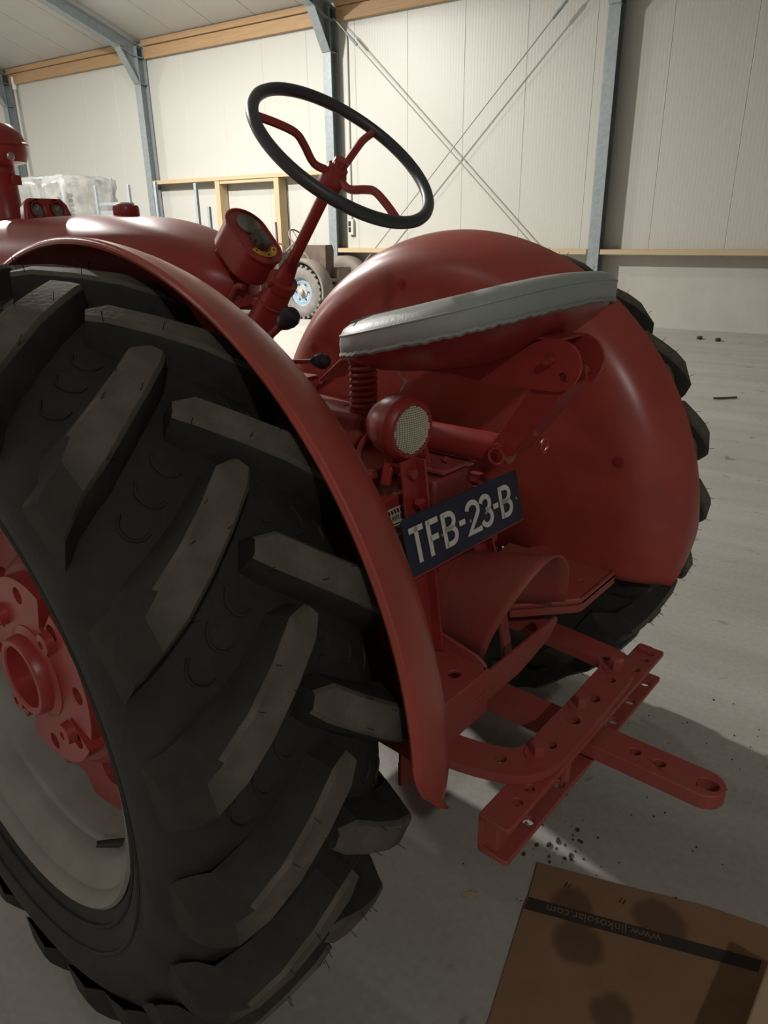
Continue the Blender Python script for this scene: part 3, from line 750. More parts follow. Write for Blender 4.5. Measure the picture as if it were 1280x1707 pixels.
for k in range(216):
    a = 2 * math.pi * k / 216; c, s_ = math.cos(a), math.sin(a); sc = .992
    x = SA * sc * math.copysign(abs(c) ** (2 / 3.07), c); y = SY + SB * sc * math.copysign(abs(s_) ** (2 / 3.07), s_)
    gath.append((x, y, seat_z(y, x) - .001 + .0012 * math.sin(k * 1.9) + .0008 * math.sin(k * .7)))
MB().tube(gath, .0048, 6, True).build('gathered_hem', GREYDK, CU, M=Mc)
MB().tube([(x, SY + .11, seat_z(SY + .11, x) + .0555 - .06 * max(0, abs(x) - .2)) for x in np.linspace(-.25, .25, 20)], .0022, 5).build('cross_seam', GREYDK, CU, M=Mc)

MB().bar((0, -.095, 1.181), (0, -.40, 1.190), .05, .006, (1, 0, 0)).build('seat_arm', RED, TR, .001)
# hinge bracket under the seat and rear link
Mzy = lambda x: frame((x, 0, 0), (0, 1, 0), (0, 0, 1), (1, 0, 0))
hb_poly = [(-.36, 1.205), (-.45, 1.205), (-.53, 1.225), (-.585, 1.252), (-.625, 1.258), (-.655, 1.245), (-.668, 1.215), (-.655, 1.18), (-.63, 1.168), (-.58, 1.166), (-.50, 1.165), (-.42, 1.172), (-.36, 1.185)]
hb_poly = [(p.x, p.y) for p in smooth_path([(a, b, 0) for a, b in hb_poly] , 4)]
hinge = MB().prism(hb_poly, -.003, .003, Mzy(-.045), [circ(-.635, 1.195, .008, 10)]).build('seat_hinge_bracket', RED, TR, .0015)
MB().prism(hb_poly, -.003, .003, Mzy(.045), [circ(-.635, 1.195, .008, 10)]).build('hinge_cheek', RED, hinge, .0015)
MB().box((0, -.595, 1.256), (.09, .06, .005)).box((0, -.45, 1.205), (.09, .16, .005)).build('bracket_web', RED, hinge, .001)
for x in (-.05, .05): MB().bolt((x, -.612, 1.222), (math.copysign(1, x), 0, 0), .009, .010, False).build('hinge_bolt', RED, hinge)
MB().tube([(-.07, -.612, 1.222), (.07, -.612, 1.222)], .007, 10).build('hinge_pin', RED, hinge)
lk = [(-.485, 1.035), (-.505, 1.02), (-.535, 1.03), (-.645, 1.175), (-.64, 1.20), (-.61, 1.205), (-.59, 1.195)]
link = MB().prism(lk, -.003, .003, Mzy(-.036)).build('seat_link', RED, TR, .001)
MB().prism(lk, -.003, .003, Mzy(.036)).build('link_cheek', RED, link, .001)
MB().add([(-.036, -.535, 1.03), (.036, -.535, 1.03), (.036, -.645, 1.175), (-.036, -.645, 1.175), (-.036, -.531, 1.033), (.036, -.531, 1.033), (.036, -.641, 1.178), (-.036, -.641, 1.178)], [(0, 1, 2, 3), (4, 7, 6, 5), (0, 4, 5, 1), (2, 6, 7, 3), (1, 5, 6, 2), (0, 3, 7, 4)]).build('link_web', RED, link)
MB().tube([(-.055, -.51, 1.045), (.055, -.51, 1.045)], .008, 10).build('link_pin', RED, link)
def ring(c, r, rr, ax='X'):
    pts = []
    for q in range(0, 360, 20):
        a, b = r * math.cos(R(q)), r * math.sin(R(q))
        pts.append((c[0], c[1] + a, c[2] + b) if ax == 'X' else (c[0] + a, c[1], c[2] + b))
    return MB().tube(pts, rr, 6, True)
ring((-.056, -.515, 1.03), .016, .0025).build('cotter_ring', RED, link)
ring((.05, -.56, 1.035), .014, .0025, 'Y').build('cotter_ring', RED, link)

# white string hanging from the seat to the lamp
st = empty('string', (-.14, -.34, 1.19)); tag(st, 'white string with a knot hanging between the seat and the work lamp', 'string')
Ms_ = T(.14, .34, -1.19)
MB().tube(smooth_path([(-.10, -.305, 1.222), (-.10, -.305, 1.20), (-.10, -.306, 1.184), (-.10, -.317, 1.167), (-.10, -.329, 1.161), (-.10, -.324, 1.150), (-.103, -.318, 1.138)], 5), .0019, 6).build('cord', CLOTHW, st, M=Ms_)
MB().sphere((-.10, -.329, 1.161), .0042, 8, 6).build('knot', CLOTHW, st, M=Ms_)
MB().tube(smooth_path([(-.10, -.320, 1.216), (-.10, -.323, 1.208), (-.10, -.329, 1.195), (-.10, -.339, 1.188), (-.10, -.344, 1.199), (-.10, -.334, 1.205), (-.10, -.330, 1.216)], 5), .0018, 6).build('loop', CLOTHW, st, M=Ms_)

# ---------- work lamp
LC = Vector((-.150, -.362, 1.082))
fdir = Vector((-.13, -.99, -.02)).normalized()
Ml = along(LC, LC + fdir)
lamp = MB().lathe([(.0, -.075), (.02, -.074), (.042, -.06), (.056, -.035), (.0605, -.008), (.0605, .0), (.063, .002), (.064, .012), (.062, .018), (.054, .026), (.046, .026)], Ml, 40).build('work_lamp', RED, TR, smooth=45)
lamp['label'] = 'round red rear work lamp'
def lens_mat():
    m = mat('ribbed_lens', (.62, .60, .50), .18); nt = m.node_tree; b = nt.nodes['Principled BSDF']
    tc = nt.nodes.new('ShaderNodeTexCoord'); ch = nt.nodes.new('ShaderNodeTexChecker'); return m
LENS = mat('ribbed_lens_glass', (.70, .68, .54), .15, bump=.0)
LENSB = mat('lens_backing', (.30, .28, .21), .3)
lens = MB().lathe([(.0, .034), (.018, .033), (.034, .030), (.047, .024)], Ml, 36).build('lens', LENSB, lamp)
facet = MB()
for i in range(-8, 9):
    for j in range(-11, 12):
        x, y = i * .0056, j * .0041
        rr = math.hypot(x, y)
        if rr < .0455:
            z = .034 - .0045 * (rr / .034) ** 2
            facet.sphere((x, y, z), .0028, 6, 4, Ml, (.95, .66, .7))
facet.build('lens_prisms', LENS, lens, smooth=60)['kind'] = 'stuff'
MB().lathe([(0, .004), (.05, .004)], Ml, 24).build('reflector', mat('lamp_reflector', (.7, .66, .55), .25, metal=.6), lamp)
MB().bar(LC + Vector((-.01, .02, -.055)), (-.185, -.345, .97), .02, .012).build('lamp_bracket', RED, lamp, .002)
MB().bolt(LC + Vector((-.01, .0, -.068)), (0, 0, -1), .011, .02).build('lamp_stud', RED, lamp)
MB().tube(smooth_path([LC + Vector((0, .075, -.01)), LC + Vector((-.03, .09, -.06)), LC + Vector((-.05, .06, -.12)), LC + Vector((-.06, .1, -.16))], 6), .006, 6).build('lamp_cable', RED_CAST, lamp)

# ---------- plate brackets and number plate
for nm, a, b in (('plate_upright', (-.190, -.405, 1.035), (-.175, -.445, .625)), ('plate_upright', (.005, -.405, .925), (.085, -.425, .68))):
    u = Vector(b) - Vector(a)
    br = MB().bar(a, b, .045, .006, (0, 1, 0)).build(nm, RED, TR, .001)
    aa, bb = Vector(a) + Vector((.022, -.012, 0)), Vector(b) + Vector((.022, -.012, 0))
    MB().bar(aa, bb, .006, .026, (0, 1, 0)).build('upright_flange', RED, br, .001)
MB().bar((.0, -.40, 1.01), (.035, -.40, .90), .014, .005, (0, 1, 0)).build('plate_strap', RED, TR, .001)
MB().bar((-.05, -.39, 1.0), (.03, -.40, .955), .012, .005, (0, 1, 0)).build('plate_strap', RED, TR, .001)
for (x, y, z) in ((-.19, -.410, 1.01), (-.188, -.425, .955)): MB().bolt((x, y, z), (0, -1, 0), .011, .013, False).build('upright_bolt', RED, TR)

PO = Vector((-.272, -.452, .951)); pv = Vector((0, -.0275, -.109)); plen = pv.length; pv.normalize(); pu = Vector((1, 0, -.018)).normalized(); pn = pv.cross(pu).normalized() * -1
if pn.y > 0: pn = -pn
Mpl = frame(PO, pu, pv, pn)
def rrect(x0, y0, x1, y1, r, n=4):
    out = []
    for cx, cy, a0 in ((x1 - r, y1 - r, 0), (x0 + r, y1 - r, 90), (x0 + r, y0 + r, 180), (x1 - r, y0 + r, 270)):
        for k in range(n + 1): out.append((cx + r * math.cos(R(a0 + 90 * k / n)), cy + r * math.sin(R(a0 + 90 * k / n))))
    return out
plate = MB().prism(rrect(0, 0, .402, plen, .008), -.0015, .0015, Mpl).build('number_plate', BLUEPL, TR, .0005)
plate['label'] = 'dark blue number plate reading TFB-23-B'
MB().prism(rrect(.0, plen - .001, .402, plen + .004, .002), -.006, .0, Mpl).build('plate_backing', RED, plate)
def stroke(polys, wd, u0, u1, v0, v1, thick=.0024, extra=0.0):
    """polylines in a unit box -> flat raised strokes"""
    mb = MB()
    for pl_ in polys:
        P = [Vector((u0 + p[0] * (u1 - u0), v0 + p[1] * (v1 - v0), 0)) for p in pl_]
        P = [p for i, p in enumerate(P) if i == 0 or (p - P[i - 1]).length > 1e-5]
        n = len(P); L = []; Rr = []
        for i in range(n):
            t0 = (P[i] - P[i - 1]).normalized() if i > 0 else (P[1] - P[0]).normalized()
            t1 = (P[i + 1] - P[i]).normalized() if i < n - 1 else t0
            t = (t0 + t1).normalized(); nn = Vector((-t.y, t.x, 0)); k = 1 / max(.5, nn.dot(Vector((-t0.y, t0.x, 0))))
            ext = Vector((0, 0, 0))
            if i == 0: ext = -t * extra
            if i == n - 1: ext = t * extra
            L.append(P[i] + ext + nn * wd * k / 2); Rr.append(P[i] + ext - nn * wd * k / 2)
        for i in range(n - 1):
            q = [L[i], L[i + 1], Rr[i + 1], Rr[i]]
            vs = [(p.x, p.y, .0) for p in q] + [(p.x, p.y, thick) for p in q]
            mb.add(vs, [(4, 5, 6, 7), (0, 3, 2, 1), (0, 1, 5, 4), (1, 2, 6, 5), (2, 3, 7, 6), (3, 0, 4, 7)], Mpl)
    return mb
def arc(cx, cy, rx, ry, a0, a1, n=8): return [(cx + rx * math.cos(R(a0 + (a1 - a0) * k / n)), cy + ry * math.sin(R(a0 + (a1 - a0) * k / n))) for k in range(n + 1)]
GL = {
 'T': [[(0, .07), (1, .07)], [(.5, 0), (.5, 1)]],
 'F': [[(.12, 0), (.12, 1)], [(.12, .07), (1, .07)], [(.12, .52), (.86, .52)]],
 'B': [[(.12, 0), (.12, 1)], [(.12, .07), (.5, .07)] + arc(.5, .28, .38, .21, -90, 90, 10) + [(.12, .49)], [(.12, .49), (.52, .49)] + arc(.52, .71, .40, .22, -90, 90, 10) + [(.12, .93)]],
 '2': [arc(.5, .30, .40, .235, 190, 360, 12) + arc(.5, .30, .40, .235, 0, 35, 3)[1:] + [(.12, .93), (.98, .93)]],
 '3': [arc(.48, .28, .38, .215, 195, 450, 12) , arc(.48, .71, .42, .225, -90, 165, 12)],
 '-': [[(0, .5), (1, .5)]],
}
for ch, u0, u1 in (('T', .014, .055), ('F', .066, .102), ('B', .112, .157), ('-', .167, .187), ('2', .192, .242), ('3', .243, .287), ('-', .292, .311), ('B', .318, .364)):
    wdt = .0108
    v0, v1 = .0215, .0905
    if ch == '-': v0, v1 = .046, .066
    MB_o = stroke(GL[ch], wdt + .004, u0, u1, v0, v1, .0019, .002).build('character_shade_outline', BLACK, plate, smooth=0)  # dark outline paints in the shade around the embossed character
    c = stroke(GL[ch], wdt, u0, u1, v0, v1, .003).build('plate_character', WHITEPL, plate, smooth=0)
for u in (.109, .205, .262, .384):
    p = Mpl @ Vector((u, .061, .0015)); MB().lathe([(.0035, 0), (.003, .002), (0, .0025)], along(p, p + pn), 12).build('plate_rivet', CHROME, plate)

# warning decal on the side cover
Md = frame((-.262, -.388, .942), (1, 0, -.01), (0, -.05, -1), (0, -1, .05))
dec = MB().prism(rrect(0, 0, .085, .06, .004), 0, .002, Md).build('warning_decal', DECALW, TR)
dec['label'] = 'cream and black warning decal headed CAREFUL'
for i in range(9):
    x = .004 + .0088 * i; MB().prism([(x, .003), (x + .005, .003), (x + .008, .012), (x + .003, .012)], .002, .0024, Md).build('decal_stripe', BLACK, dec)
for i in range(4):
    y = .014 + .011 * i; MB().prism([(.074, y), (.082, y - .004), (.082, y + .003), (.074, y + .007)], .002, .0024, Md).build('decal_stripe', BLACK, dec)
def text_obj(txt, size, M, m, parent, name, ext=.0004, shear=0, sx=1.0, align='LEFT'):
    cu = bpy.data.curves.new(name, 'FONT'); cu.body = txt; cu.size = size; cu.extrude = ext; cu.align_x = align
    tmp = bpy.data.objects.new('tmp', cu); COL.objects.link(tmp)
    dg = bpy.context.evaluated_depsgraph_get(); me = bpy.data.meshes.new_from_object(tmp.evaluated_get(dg))
    bpy.data.objects.remove(tmp)
    o = bpy.data.objects.new(name, me); COL.objects.link(o); me.materials.clear(); me.materials.append(m)
    if parent is not None: o.parent = parent
    o.matrix_local = M @ Matrix.Diagonal((sx, 1, 1, 1))
    return o
Mt = frame(Md @ Vector((.024, .026, .0024)), (1, 0, -.01), (0, .05, 1), (0, -1, .05))
text_obj('CAREFUL', .0145, Mt, BLACK, dec, 'decal_lettering', sx=.85)
for i in range(4):
    MB().prism([(.026, .032 + .006 * i), (.07 - .004 * (i % 2), .032 + .006 * i), (.07 - .004 * (i % 2), .0345 + .006 * i), (.026, .0345 + .006 * i)], .002, .0024, Md).build('decal_text_line', BLACK, dec)
MB().box((-.215, -.374, .90), (.11, .02, .12)).build('decal_panel', RED, TR, .004)

# ---------- PTO shield: half tunnel open to the rear
sh = []
for k in range(25):
    a = math.pi * k / 24
    row = []
    for j in range(11):
        v = j / 10
        cut = (.085 if a > math.pi / 2 else .02) * (1 - math.sin(a)) ** 1.1
        vv = v * (1 - cut / .24)
        y = -.375 - .24 * vv
        rx = .085 + .027 * vv; apex = .765 + .055 * vv
        base = .60 if a > math.pi / 2 else .60 + .07 * (1 - math.sin(a)) * vv
        row.append((.008 + rx * math.cos(a) * (1.0 if a > math.pi / 2 else 1.12), y, base + (apex - base) * (math.sin(a) ** .75)))
    sh.append(row)
pto = MB().grid(sh).build('pto_shield', RED_D, TR, smooth=50, solid=.004); pto['label'] = 'curved red guard over the power take-off shaft'
MB().prism([(-.03, .0), (.02, .0), (.01, -.10), (-.012, -.105), (-.03, -.06)], -.002, .002, frame((-.07, -.47, .66), (0, 1, 0), (0, 0, 1), (1, 0, 0))).build('shield_tab', RED_D, pto, .001)
MB().tube([(.035, -.36, .70), (.035, -.45, .70)], [.032, .028], 20).build('pto_shaft', RED_CAST, TR)
for p in ((-.072, -.50, .655), (.142, -.52, .665)): MB().bolt(p, (0, -1, .2), .012, .014).build('shield_bolt', RED_D, pto)

# ---------- drawbar platform and hanger
def plate_on(poly, holes, z, th, name, m=RED_D, bev=.002, par=TR):
    return MB().prism(poly, z - th, z, None, holes).build(name, m, par, bev)
pf = plate_on([(-.42, -.568), (-.150, -.568), (-.135, -.553), (-.135, -.36), (-.42, -.30)], [circ(-.200, -.530, .013)], .622, .008, 'drawbar_platform')
MB().prism([(-.36, 0), (-.36, .045), (-.45, .04), (-.545, .018), (-.560, .008), (-.566, 0)], -.004, .004, frame((-.137, 0, .618), (0, 1, 0), (0, 0, 1), (1, 0, 0))).build('platform_flange', RED_D, pf, .002)
MB().add([(-.42, -.566, .622), (-.14, -.566, .622), (-.14, -.574, .622), (-.42, -.574, .622), (-.42, -.566, .56), (-.14, -.566, .575), (-.14, -.574, .575), (-.42, -.574, .56)], [(0, 1, 2, 3), (4, 7, 6, 5), (0, 4, 5, 1), (2, 6, 7, 3), (1, 5, 6, 2), (0, 3, 7, 4)]).build('platform_lip', RED_D, pf, .003)
pf2 = plate_on([(.105, -.475), (.225, -.585), (.24, -.59), (.425, -.59), (.425, -.28), (.105, -.33)], [circ(.205, -.535, .0125), circ(.335, -.54, .006, 8)], .618, .010, 'drawbar_platform')
MB().prism([(.105, -.475), (.225, -.585), (.24, -.59), (.425, -.59), (.425, -.582), (.242, -.582), (.23, -.578), (.11, -.468)], .590, .624, None).build('platform_lip', RED_D, pf2, .002)
# cross angle between the platforms
MB().prism([(-.145, .612), (.145, .612), (.150, .600), (.12, .575), (.06, .560), (-.02, .545), (-.145, .545)], -.004, .004, frame((0, -.570, 0), (1, 0, 0), (0, 0, 1), (0, 1, 0))).build('cross_hanger', RED_D, TR, .002)
MB().box((-.28, -.569, .545), (.28, .008, .05)).build('cross_hanger', RED_D, TR, .002)
for x, y in ((-.12, -.44), (.06, -.48)): MB().bar((x, y, .62), (x + .02, y - .01, .50), .03, .01).build('hanger_strap', RED_D, TR, .002)

# U-shaped drawbar frame: centreline path then offset
def ubar():
    cl = [(-.295, -.30), (-.287, -.45), (-.276, -.57), (-.255, -.655), (-.225, -.705), (-.17, -.722), (-.08, -.722), (0, -.722), (.08, -.720), (.165, -.716), (.205, -.69), (.216, -.63), (.226, -.53), (.240, -.40), (.25, -.30)]
    P = [Vector((a, b, 0)) for a, b in cl]; P = smooth_path(P, 4); hw = .037
    Lp, Rp = [], []
    for i in range(len(P)):
        t = (P[min(i + 1, len(P) - 1)] - P[max(i - 1, 0)]).normalized(); nn = Vector((-t.y, t.x, 0))
        Lp.append(P[i] + nn * hw); Rp.append(P[i] - nn * hw)
    poly = [(p.x, p.y) for p in Lp] + [(p.x, p.y) for p in reversed(Rp)]
    holes = [circ(-.245, -.668, .0125), circ(-.152, -.723, .0115), circ(-.057, -.722, .014), circ(.035, -.722, .014), circ(.120, -.722, .011), circ(.196, -.680, .011)]
    return MB().prism(poly, .500, .520, None, holes).build('drawbar_frame', RED_D, TR, .003)
ub = ubar(); ub['label'] = 'red U-shaped drawbar frame with bolt holes'
for x, y in ((-.190, -.718), (-.005, -.714), (.165, -.714)):
    MB().bolt((x, y, .520), (0, 0, 1), .0155, .026).build('frame_bolt', RED_D, ub)
# cross channel
cc = MB()
hx = [-.325, -.275, -.10, .10, .24, .29]
cc.prism(rrect(-.368, -.762, .338, -.700, .006, 2), .488, .499, None, [circ(x, -.738, .0095) for x in (-.300, -.258, .225, .275, .305)])
cc = cc.build('drawbar_channel', RED_D, TR, .002); cc['label'] = 'red steel channel bolted across the drawbar'
MB().prism(rrect(-.368, -.762, .338, -.700, .006, 2), .418, .428, None, [circ(x, -.742, .0105) for x in (-.26, -.14, .11, .20, .29)]).build('lower_flange', RED_D, cc, .002)
MB().box((-.015, -.705, .458), (.700, .010, .064)).build('channel_web', RED_D, cc, .001)
for x in (-.325, .29): MB().box((x, -.722, .458), (.07, .03, .062)).build('end_block', RED_D, cc, .003)
MB().prism([(-.020, 0), (.014, 0), (.014, .05), (-.02, .05)], 0, .006, frame((.318, -.72, .499), (1, 0, 0), (0, .3, .95), (0, -.95, .3))).build('end_tab', RED_D, cc, .001) if False else MB().box((.315, -.722, .503), (.022, .03, .010)).build('end_tab', RED_D, cc, .002)
for x in (-.12, .045): MB().tube([(x, -.742, .40), (x, -.742, .50)], .011, 10).build('drawbar_pin', RED_D, cc)
# tongue
tp = [(-.048, -.25), (.030, -.25), (.028, -.93)]
tp += [(-.010 + .038 * math.cos(R(a)), -.968 + .038 * math.sin(R(a))) for a in range(0, -181, -20)]
tp += [(-.048, -.93)]
slot = [(-.012 + .016 * math.cos(R(a)), -.975 + .020 * math.sin(R(a))) for a in range(0, 360, 20)]
tg = MB().prism(tp, .440, .472, None, [slot, circ(-.010, -.835, .011), circ(-.012, -.885, .011)]).build('drawbar_tongue', RED_D, TR, .006)
tg['label'] = 'long red drawbar tongue with an oval hitch hole'

# ================================================================== BACKGROUND THINGS
# old dusty tractor by the wall
OT = empty('old_tractor'); OT.matrix_world = Matrix(((WN.x, WD.x, 0, 7.56), (WN.y, WD.y, 0, 8.01), (0, 0, 1, 0), (0, 0, 0, 1)))   # local x right, y forward
tag(OT, 'old dusty grey-brown tractor with a pale blue wheel hub by the far wall', 'tractor')
for wx, sd in ((.12, -1), (1.30, 1)):
    Mo = frame((wx, .03, .44), (0, sd, 0), (0, 0, 1), (sd, 0, 0))
    tt = MB().lathe([(.23, -.10), (.30, -.125), (.37, -.12), (.405, -.10), (.41, 0), (.405, .10), (.37, .12), (.30, .125), (.23, .10), (.23, -.10)], Mo, 48).build('rear_tire', DUSTT, OT)
    lm = MB().box((.422, 0, .06), (.035, .03, .115), Mo).box((.422, .05, -.06), (.035, .03, .115), Mo)
    for k in range(26):
        Mk = Mo @ Matrix.Rotation(2 * math.pi * k / 26, 4, 'Z')
        MB().box((.418, 0, .062), (.04, .045, .12), Mk).build('tread_block', DUSTT, tt)
        MB().box((.418, .05, -.062), (.04, .045, .12), Mk).build('tread_block', DUSTT, tt)
    rm = MB().lathe([(.24, .09), (.235, .07), (.20, .055), (.17, .06), (.15, .05), (0, .05)], Mo, 40).build('wheel_rim', BLUEH, OT)
    MB().lathe([(0, .05), (.11, .05), (.10, .062), (.05, .066), (.048, .11), (.03, .12), (0, .12)], Mo, 30).build('hub', mat('pale_hub', (.33, .31, .27), .6), rm)
    for k in range(6):
        c = Mo @ Vector((.135 * math.cos(R(60 * k)), .135 * math.sin(R(60 * k)), .05)); MB().bolt(c, Mo.to_3x3() @ Vector((0, 0, 1)), .014, .02, False).build('wheel_nut', DARKM, rm)
    # fender: outer arch
    rows = []
    for k in range(25):
        th = -12 + 150 * k / 24
        y = .03 - .53 * math.cos(R(th)); z = .44 + .53 * math.sin(R(th))
        row = [Vector((wx + sd * x_, .03 - r_ * math.cos(R(th)), .44 + r_ * math.sin(R(th)))) for x_, r_ in ((.14, .48), (.145, .515), (.12, .53), (-.10, .535), (-.14, .50), (-.14, .30))]
        rows.append(row)
    MB().grid(rows).build('mudguard', DUSTG, OT, smooth=50, solid=.01)
MB().box((.71, .25, .62), (.42, 1.3, .40)).build('gearbox', DUSTG, OT, .04)
MB().box((.71, -.30, .50), (.9, .12, .10)).build('rear_beam', RUSTB, OT, .01)
MB().box((.71, -.35, .62), (.8, .06, .05)).build('drawbar', DUSTG, OT, .01)
bp_ = MB().prism([(-.11, .55), (.10, .55), (.13, 1.10), (.09, 1.18), (-.11, 1.18)], 0, .03, frame((.42, -.30, 0), (1, 0, 0), (0, 0, 1), (0, 1, 0))).build('rear_panel', RUSTB, OT, .01)
MB().prism([(-.30, .60), (.36, .60), (.36, 1.18), (-.30, 1.18)], 0, .03, frame((.32, 0, 0), (0, 1, 0), (0, 0, 1), (1, 0, 0))).build('side_sheet', RUSTB, OT, .01)
MB().tube([(.71, .95, 1.02), (.71, .62, 1.24)], .02, 8).build('steering_post', DUSTG, OT)
sw = MB().tube([(.71 + .19 * math.cos(R(q)), .60 + .19 * math.sin(R(q)) * .6, 1.27 + .19 * math.sin(R(q)) * .8) for q in range(0, 360, 10)], .014, 8, True).build('steering_wheel', DUSTG, OT)
for a in (90, 210, 330): MB().tube([(.71, .60, 1.26), (.71 + .19 * math.cos(R(a)), .60 + .19 * math.sin(R(a)) * .6, 1.27 + .19 * math.sin(R(a)) * .8)], .009, 6).build('wheel_spoke', DUSTG, sw)
MB().bar((.55, .93, .9), (.55, .95, 1.55), .03, .03).build('exhaust_pipe', RUSTB, OT, .004)
MB().tube(smooth_path([(.40, .95, .95), (.40, .96, 1.15), (.42, .85, 1.20), (.45, .72, 1.17), (.46, .70, 1.05)], 5), .015, 8).build('hand_rail', RUSTB, OT)
MB().tube(smooth_path([(.12, .18, .96), (.12, .10, 1.06), (.12, -.02, 1.05), (.12, -.12, .94)], 5), .013, 8).build('fender_handle', DUSTG, OT)
MB().prism([(-.2, .55), (.2, .55), (.24, .95), (.12, 1.05), (-.12, 1.05), (-.24, .95)], .9, 2.4, frame((.71, 0, 0), (1, 0, 0), (0, 0, 1), (0, 1, 0))).build('engine_hood', DUSTG, OT, .03)
for sd in (-1, 1):
    MB().lathe([(.12, -.06), (.22, -.08), (.29, -.06), (.30, 0), (.29, .06), (.22, .08), (.12, .06), (0, .05)], frame((.71 + sd * .55, 2.1, .30), (0, sd, 0), (0, 0, 1), (sd, 0, 0)), 32).build('front_wheel', DUSTT, OT)
MB().box((.71, 2.1, .38), (1.0, .08, .08)).build('front_axle', DUSTG, OT, .01)
MB().box((.71, 1.9, .50), (.3, .8, .25)).build('chassis', DUSTG, OT, .02)

# stake trailer (only the stakes rise above the hood)
ST = empty('stake_trailer'); ST.matrix_world = WM(0, 0, 2.5)
tag(ST, 'flat trailer with grey upright stakes standing by the wall behind the hood', 'trailer')
MB().box((9.25, 0, .9), (3.2, 1.6, .10)).build('deck', DUSTG, ST, .01)
for y in (-.6, .6): MB().box((9.25, y, .78), (3.2, .1, .16)).build('chassis_beam', GALVD, ST, .01)
for s in (8.8, 10.4):
    for y in (-.75, .75):
        MB().lathe([(0, -.09), (.2, -.1), (.36, -.09), (.38, 0), (.36, .09), (.2, .1), (0, .09)], T(s, y, .38) @ Matrix.Rotation(R(90), 4, 'X'), 32).build('trailer_wheel', RUBBER, ST)
for s, y, h in ((10.80, 0, 2.19), (9.92, 0, 2.17), (9.24, .0, 2.19), (8.30, .0, 2.13), (8.05, 0, 1.78)):
    MB().box((s, y, (h + .95) / 2), (.05, .05, h - .95)).build('stake', GALVD, ST, .003)
MB().box((10.36, -.03, 1.88), (.92, .03, .05)).build('side_rail', GALVD, ST, .003)
MB().box((10.36, -.03, 1.70), (.92, .03, .14)).build('side_rail', GALVD, ST, .003)

# plastic-wrapped machine in a cage far left
WR = empty('wrapped_machine'); WR.matrix_world = WM(12.1, 0, 2.5)
tag(WR, 'machine shrouded in crumpled clear plastic film behind the gauge pod', 'machine')
def film_mat():
    m = mat('clear_film', (.36, .36, .35), .12, col2=(.14, .14, .135), nscale=3.5, bump=.9, bscale=9, spec=.8)
    b = m.node_tree.nodes['Principled BSDF']; b.inputs['Alpha'].default_value = .5; return m
FILM = film_mat()
rng = np.random.RandomState(3)
rows = []
NX, NZ = 26, 16
loop = [(-1.15, .55), (1.05, .55), (1.05, -.55), (-1.15, -.55)]
per = []
for i in range(4):
    a, b = loop[i], loop[(i + 1) % 4]
    for k in range(14): per.append((a[0] + (b[0] - a[0]) * k / 14, a[1] + (b[1] - a[1]) * k / 14))
for (x, y) in per:
    row = [(x + rng.uniform(-.03, .03), y + rng.uniform(-.05, .05), z + rng.uniform(-.01, .01)) for z in np.linspace(.9, 2.30, 12)]
    row += [(x * .85, y * .8, 2.36 + rng.uniform(-.03, .03)), (x * .4, y * .4, 2.36 + rng.uniform(-.03, .03)), (0, 0, 2.36)]
    rows.append(row)
MB().grid(rows, True).build('plastic_film', FILM, WR, smooth=80)
for x in (-1.1, 1.0):
    for y in (-.5, .5): MB().box((x, y, 1.15), (.06, .06, 2.3)).build('cage_post', GALV, WR, .003)
for y in (-.5, .5): MB().box((-.05, y, 2.32), (2.16, .04, .04)).build('cage_rail', GALV, WR, .003)
MB().box((0, 0, .5), (2.0, 1.0, 1.0)).build('base_crate', DUSTG, WR, .01)
MB().box((.4, 0, 1.5), (.3, .5, 1.0)).build('machine_body', DARKM, WR, .05)
MB().tube([(-.4 + .12 * math.cos(.9 * k), .12 * math.sin(.9 * k), 1.5 + .012 * k) for k in range(50)], .03, 6).build('hose_coil', DARKM, WR)
MB().box((.75, .2, 1.55), (.5, .05, .25), Matrix.Rotation(.4, 4, 'Y')).build('orange_guard', mat('faded_orange', (.45, .10, .05), .5), WR, .02)

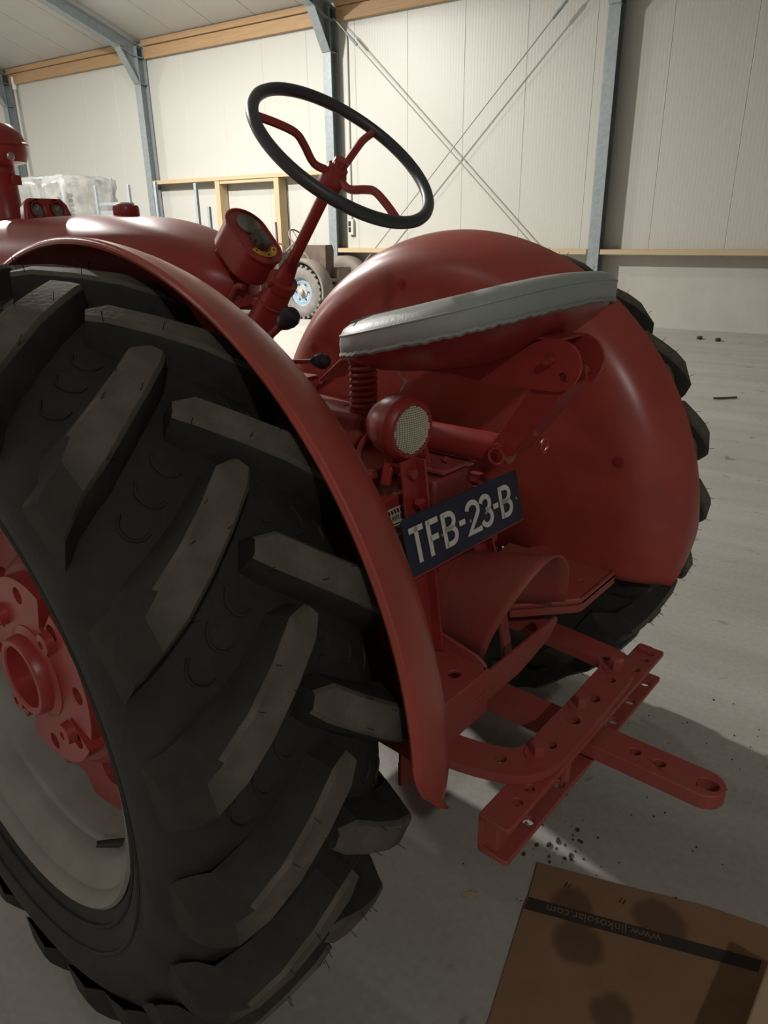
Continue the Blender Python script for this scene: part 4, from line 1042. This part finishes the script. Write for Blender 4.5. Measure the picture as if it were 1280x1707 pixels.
# ================================================================== FLOOR THINGS
CB = empty('cardboard_sheet', (-.1, -.9, 0)); tag(CB, 'flattened brown cardboard sheet with dark printed strip and oil stains on the floor', 'cardboard')
def card_mat():
    m = mat('cardboard', (.27, .155, .085), .85, col2=(.24, .135, .072), nscale=14, bump=.05, bscale=100)
    nt = m.node_tree; b = nt.nodes['Principled BSDF']; src = b.inputs['Base Color'].links[0].from_socket
    tc = nt.nodes.new('ShaderNodeTexCoord'); cur = src
    ns = nt.nodes.new('ShaderNodeTexNoise'); ns.inputs['Scale'].default_value = 14; nt.links.new(tc.outputs['Object'], ns.inputs['Vector'])
    for (x, y, r) in ((-.002, .095, .055), (-.10, -.018, .042), (.08, .155, .045), (.16, -.02, .06), (-.18, -.10, .03)):
        d = nt.nodes.new('ShaderNodeVectorMath'); d.operation = 'DISTANCE'; d.inputs[1].default_value = (x, y, .004); nt.links.new(tc.outputs['Object'], d.inputs[0])
        ad = nt.nodes.new('ShaderNodeMath'); ad.operation = 'MULTIPLY_ADD'; ad.inputs[1].default_value = .05; nt.links.new(ns.outputs['Fac'], ad.inputs[0]); nt.links.new(d.outputs['Value'], ad.inputs[2])
        mr = nt.nodes.new('ShaderNodeMapRange'); mr.interpolation_type = 'SMOOTHSTEP'; mr.inputs['From Min'].default_value = r + .012; mr.inputs['From Max'].default_value = r + .032; mr.inputs['To Min'].default_value = .5; mr.inputs['To Max'].default_value = 1
        nt.links.new(ad.outputs[0], mr.inputs['Value'])
        mx = nt.nodes.new('ShaderNodeMix'); mx.data_type = 'RGBA'; mx.blend_type = 'MULTIPLY'; mx.inputs['Factor'].default_value = 1
        nt.links.new(cur, mx.inputs['A']); nt.links.new(mr.outputs['Result'], mx.inputs['B']); cur = mx.outputs['Result']
    nt.links.new(cur, b.inputs['Base Color'])
    return m
CARD = card_mat()
cp = [(.030, -.632), (.075, -.755), (.115, -.86), (.165, -.985), (.195, -1.10), (.20, -1.30), (-.60, -1.32), (-.62, -.80), (-.36, -.742), (-.12, -.674), (-.10, -.668), (-.068, -.662)]
MB().prism([(x + .1, y + .9) for x, y in cp][::-1], .0, .006).build('board', CARD, CB, .001)
INK = mat('dark_print', (.035, .027, .022), .8)
su = Vector((.165, -.45, 0)).normalized()
pstrip = [(-.070, -.664), (-.104, -.671), (.072, -1.118), (.104, -1.116)]
MB().prism([(x + .1, y + .9) for x, y in pstrip], .006, .0066).build('printed_strip', INK, CB)
# lettering runs along the strip, upside down to the camera: reads from the far right end
A0, A1 = Vector((-.087, -.667, 0)), Vector((.088, -1.117, 0)); dv = (A0 - A1).normalized(); nv = Vector((-dv.y, dv.x, 0))
org = A1 + (A0 - A1) * .40 - nv * .010 + Vector((.1, .9, .0068))
PRN = mat('print_tan', (.20, .125, .075), .85)
text_obj('www.jinkosolar.com', .031, frame(org, dv, nv, (0, 0, 1)), PRN, CB, 'printed_lettering', ext=.0002, sx=.95)
for (x, y) in ((.015, -.715), (.055, -.83)):
    for k in (0, 1): MB().box((x + .1 + .001 * k, y + .9 - .008 * k, .0065), (.016, .0022, .0008)).build('staple_mark', INK, CB)

TB = empty('timber_beam', (-.46, -1.195, .0065)); tag(TB, 'pale planed timber beam lying on the cardboard at the lower right corner', 'timber beam')
MB().box((0, 0, .047), (.98, .125, .094)).build('beam', WOODP, TB, .004)
MB().box((.492, 0, .047), (.006, .12, .088)).build('end_grain', WOODV, TB, .001)

# small litter
DIRT = mat('dry_dirt', (.06, .045, .03), .95)
rng = random.Random(5)
dl = MB()
for k in range(110):
    if k < 40: x, y = rng.gauss(.09, .05), rng.gauss(-.66, .05)
    else: x, y = rng.uniform(-.1, 1.0), rng.uniform(-1.0, -.35)
    s_ = rng.uniform(.0015, .006) if k < 40 else rng.uniform(.001, .003)
    dl.sphere((x, y, s_ * .4), s_, 5, 3, None, (rng.uniform(.8, 2), 1, .6))
d = dl.build('dirt_crumbs', DIRT, None); tag(d, 'dark crumbs of dry dirt on the floor behind the drawbar', 'dirt', kind='stuff')
lf = MB().prism([(-.018, -.004), (-.006, -.010), (.010, -.006), (.020, .0), (.008, .004), (.012, .009), (-.004, .006), (-.016, .008)], .001, .003, T(-.147, -.553, 0) @ Matrix.Rotation(-.7, 4, 'Z')).build('wood_chip', WOODP, None); tag(lf, 'small pale wood chip on the dark floor left of the cardboard', 'wood chip')
sk = MB().tube([(5.42, .62, .012), (5.5, .55, .010), (5.58, .47, .012)], .009, 6).build('stick', RUSTB, None); tag(sk, 'thin stick lying on the bright floor beyond the right tire', 'stick')
for i, (x, y, lab) in enumerate(((9.0, 1.9, 'dark clod of dirt on the floor near the wall, left one'), (8.95, 1.65, 'dark clod of dirt on the floor near the wall, right one'))):
    o = MB().sphere((x, y, .02), .04, 8, 5, None, (1.4, 1.0, .6)).build('dirt_clod', DIRT, None); tag(o, lab, 'dirt clod')
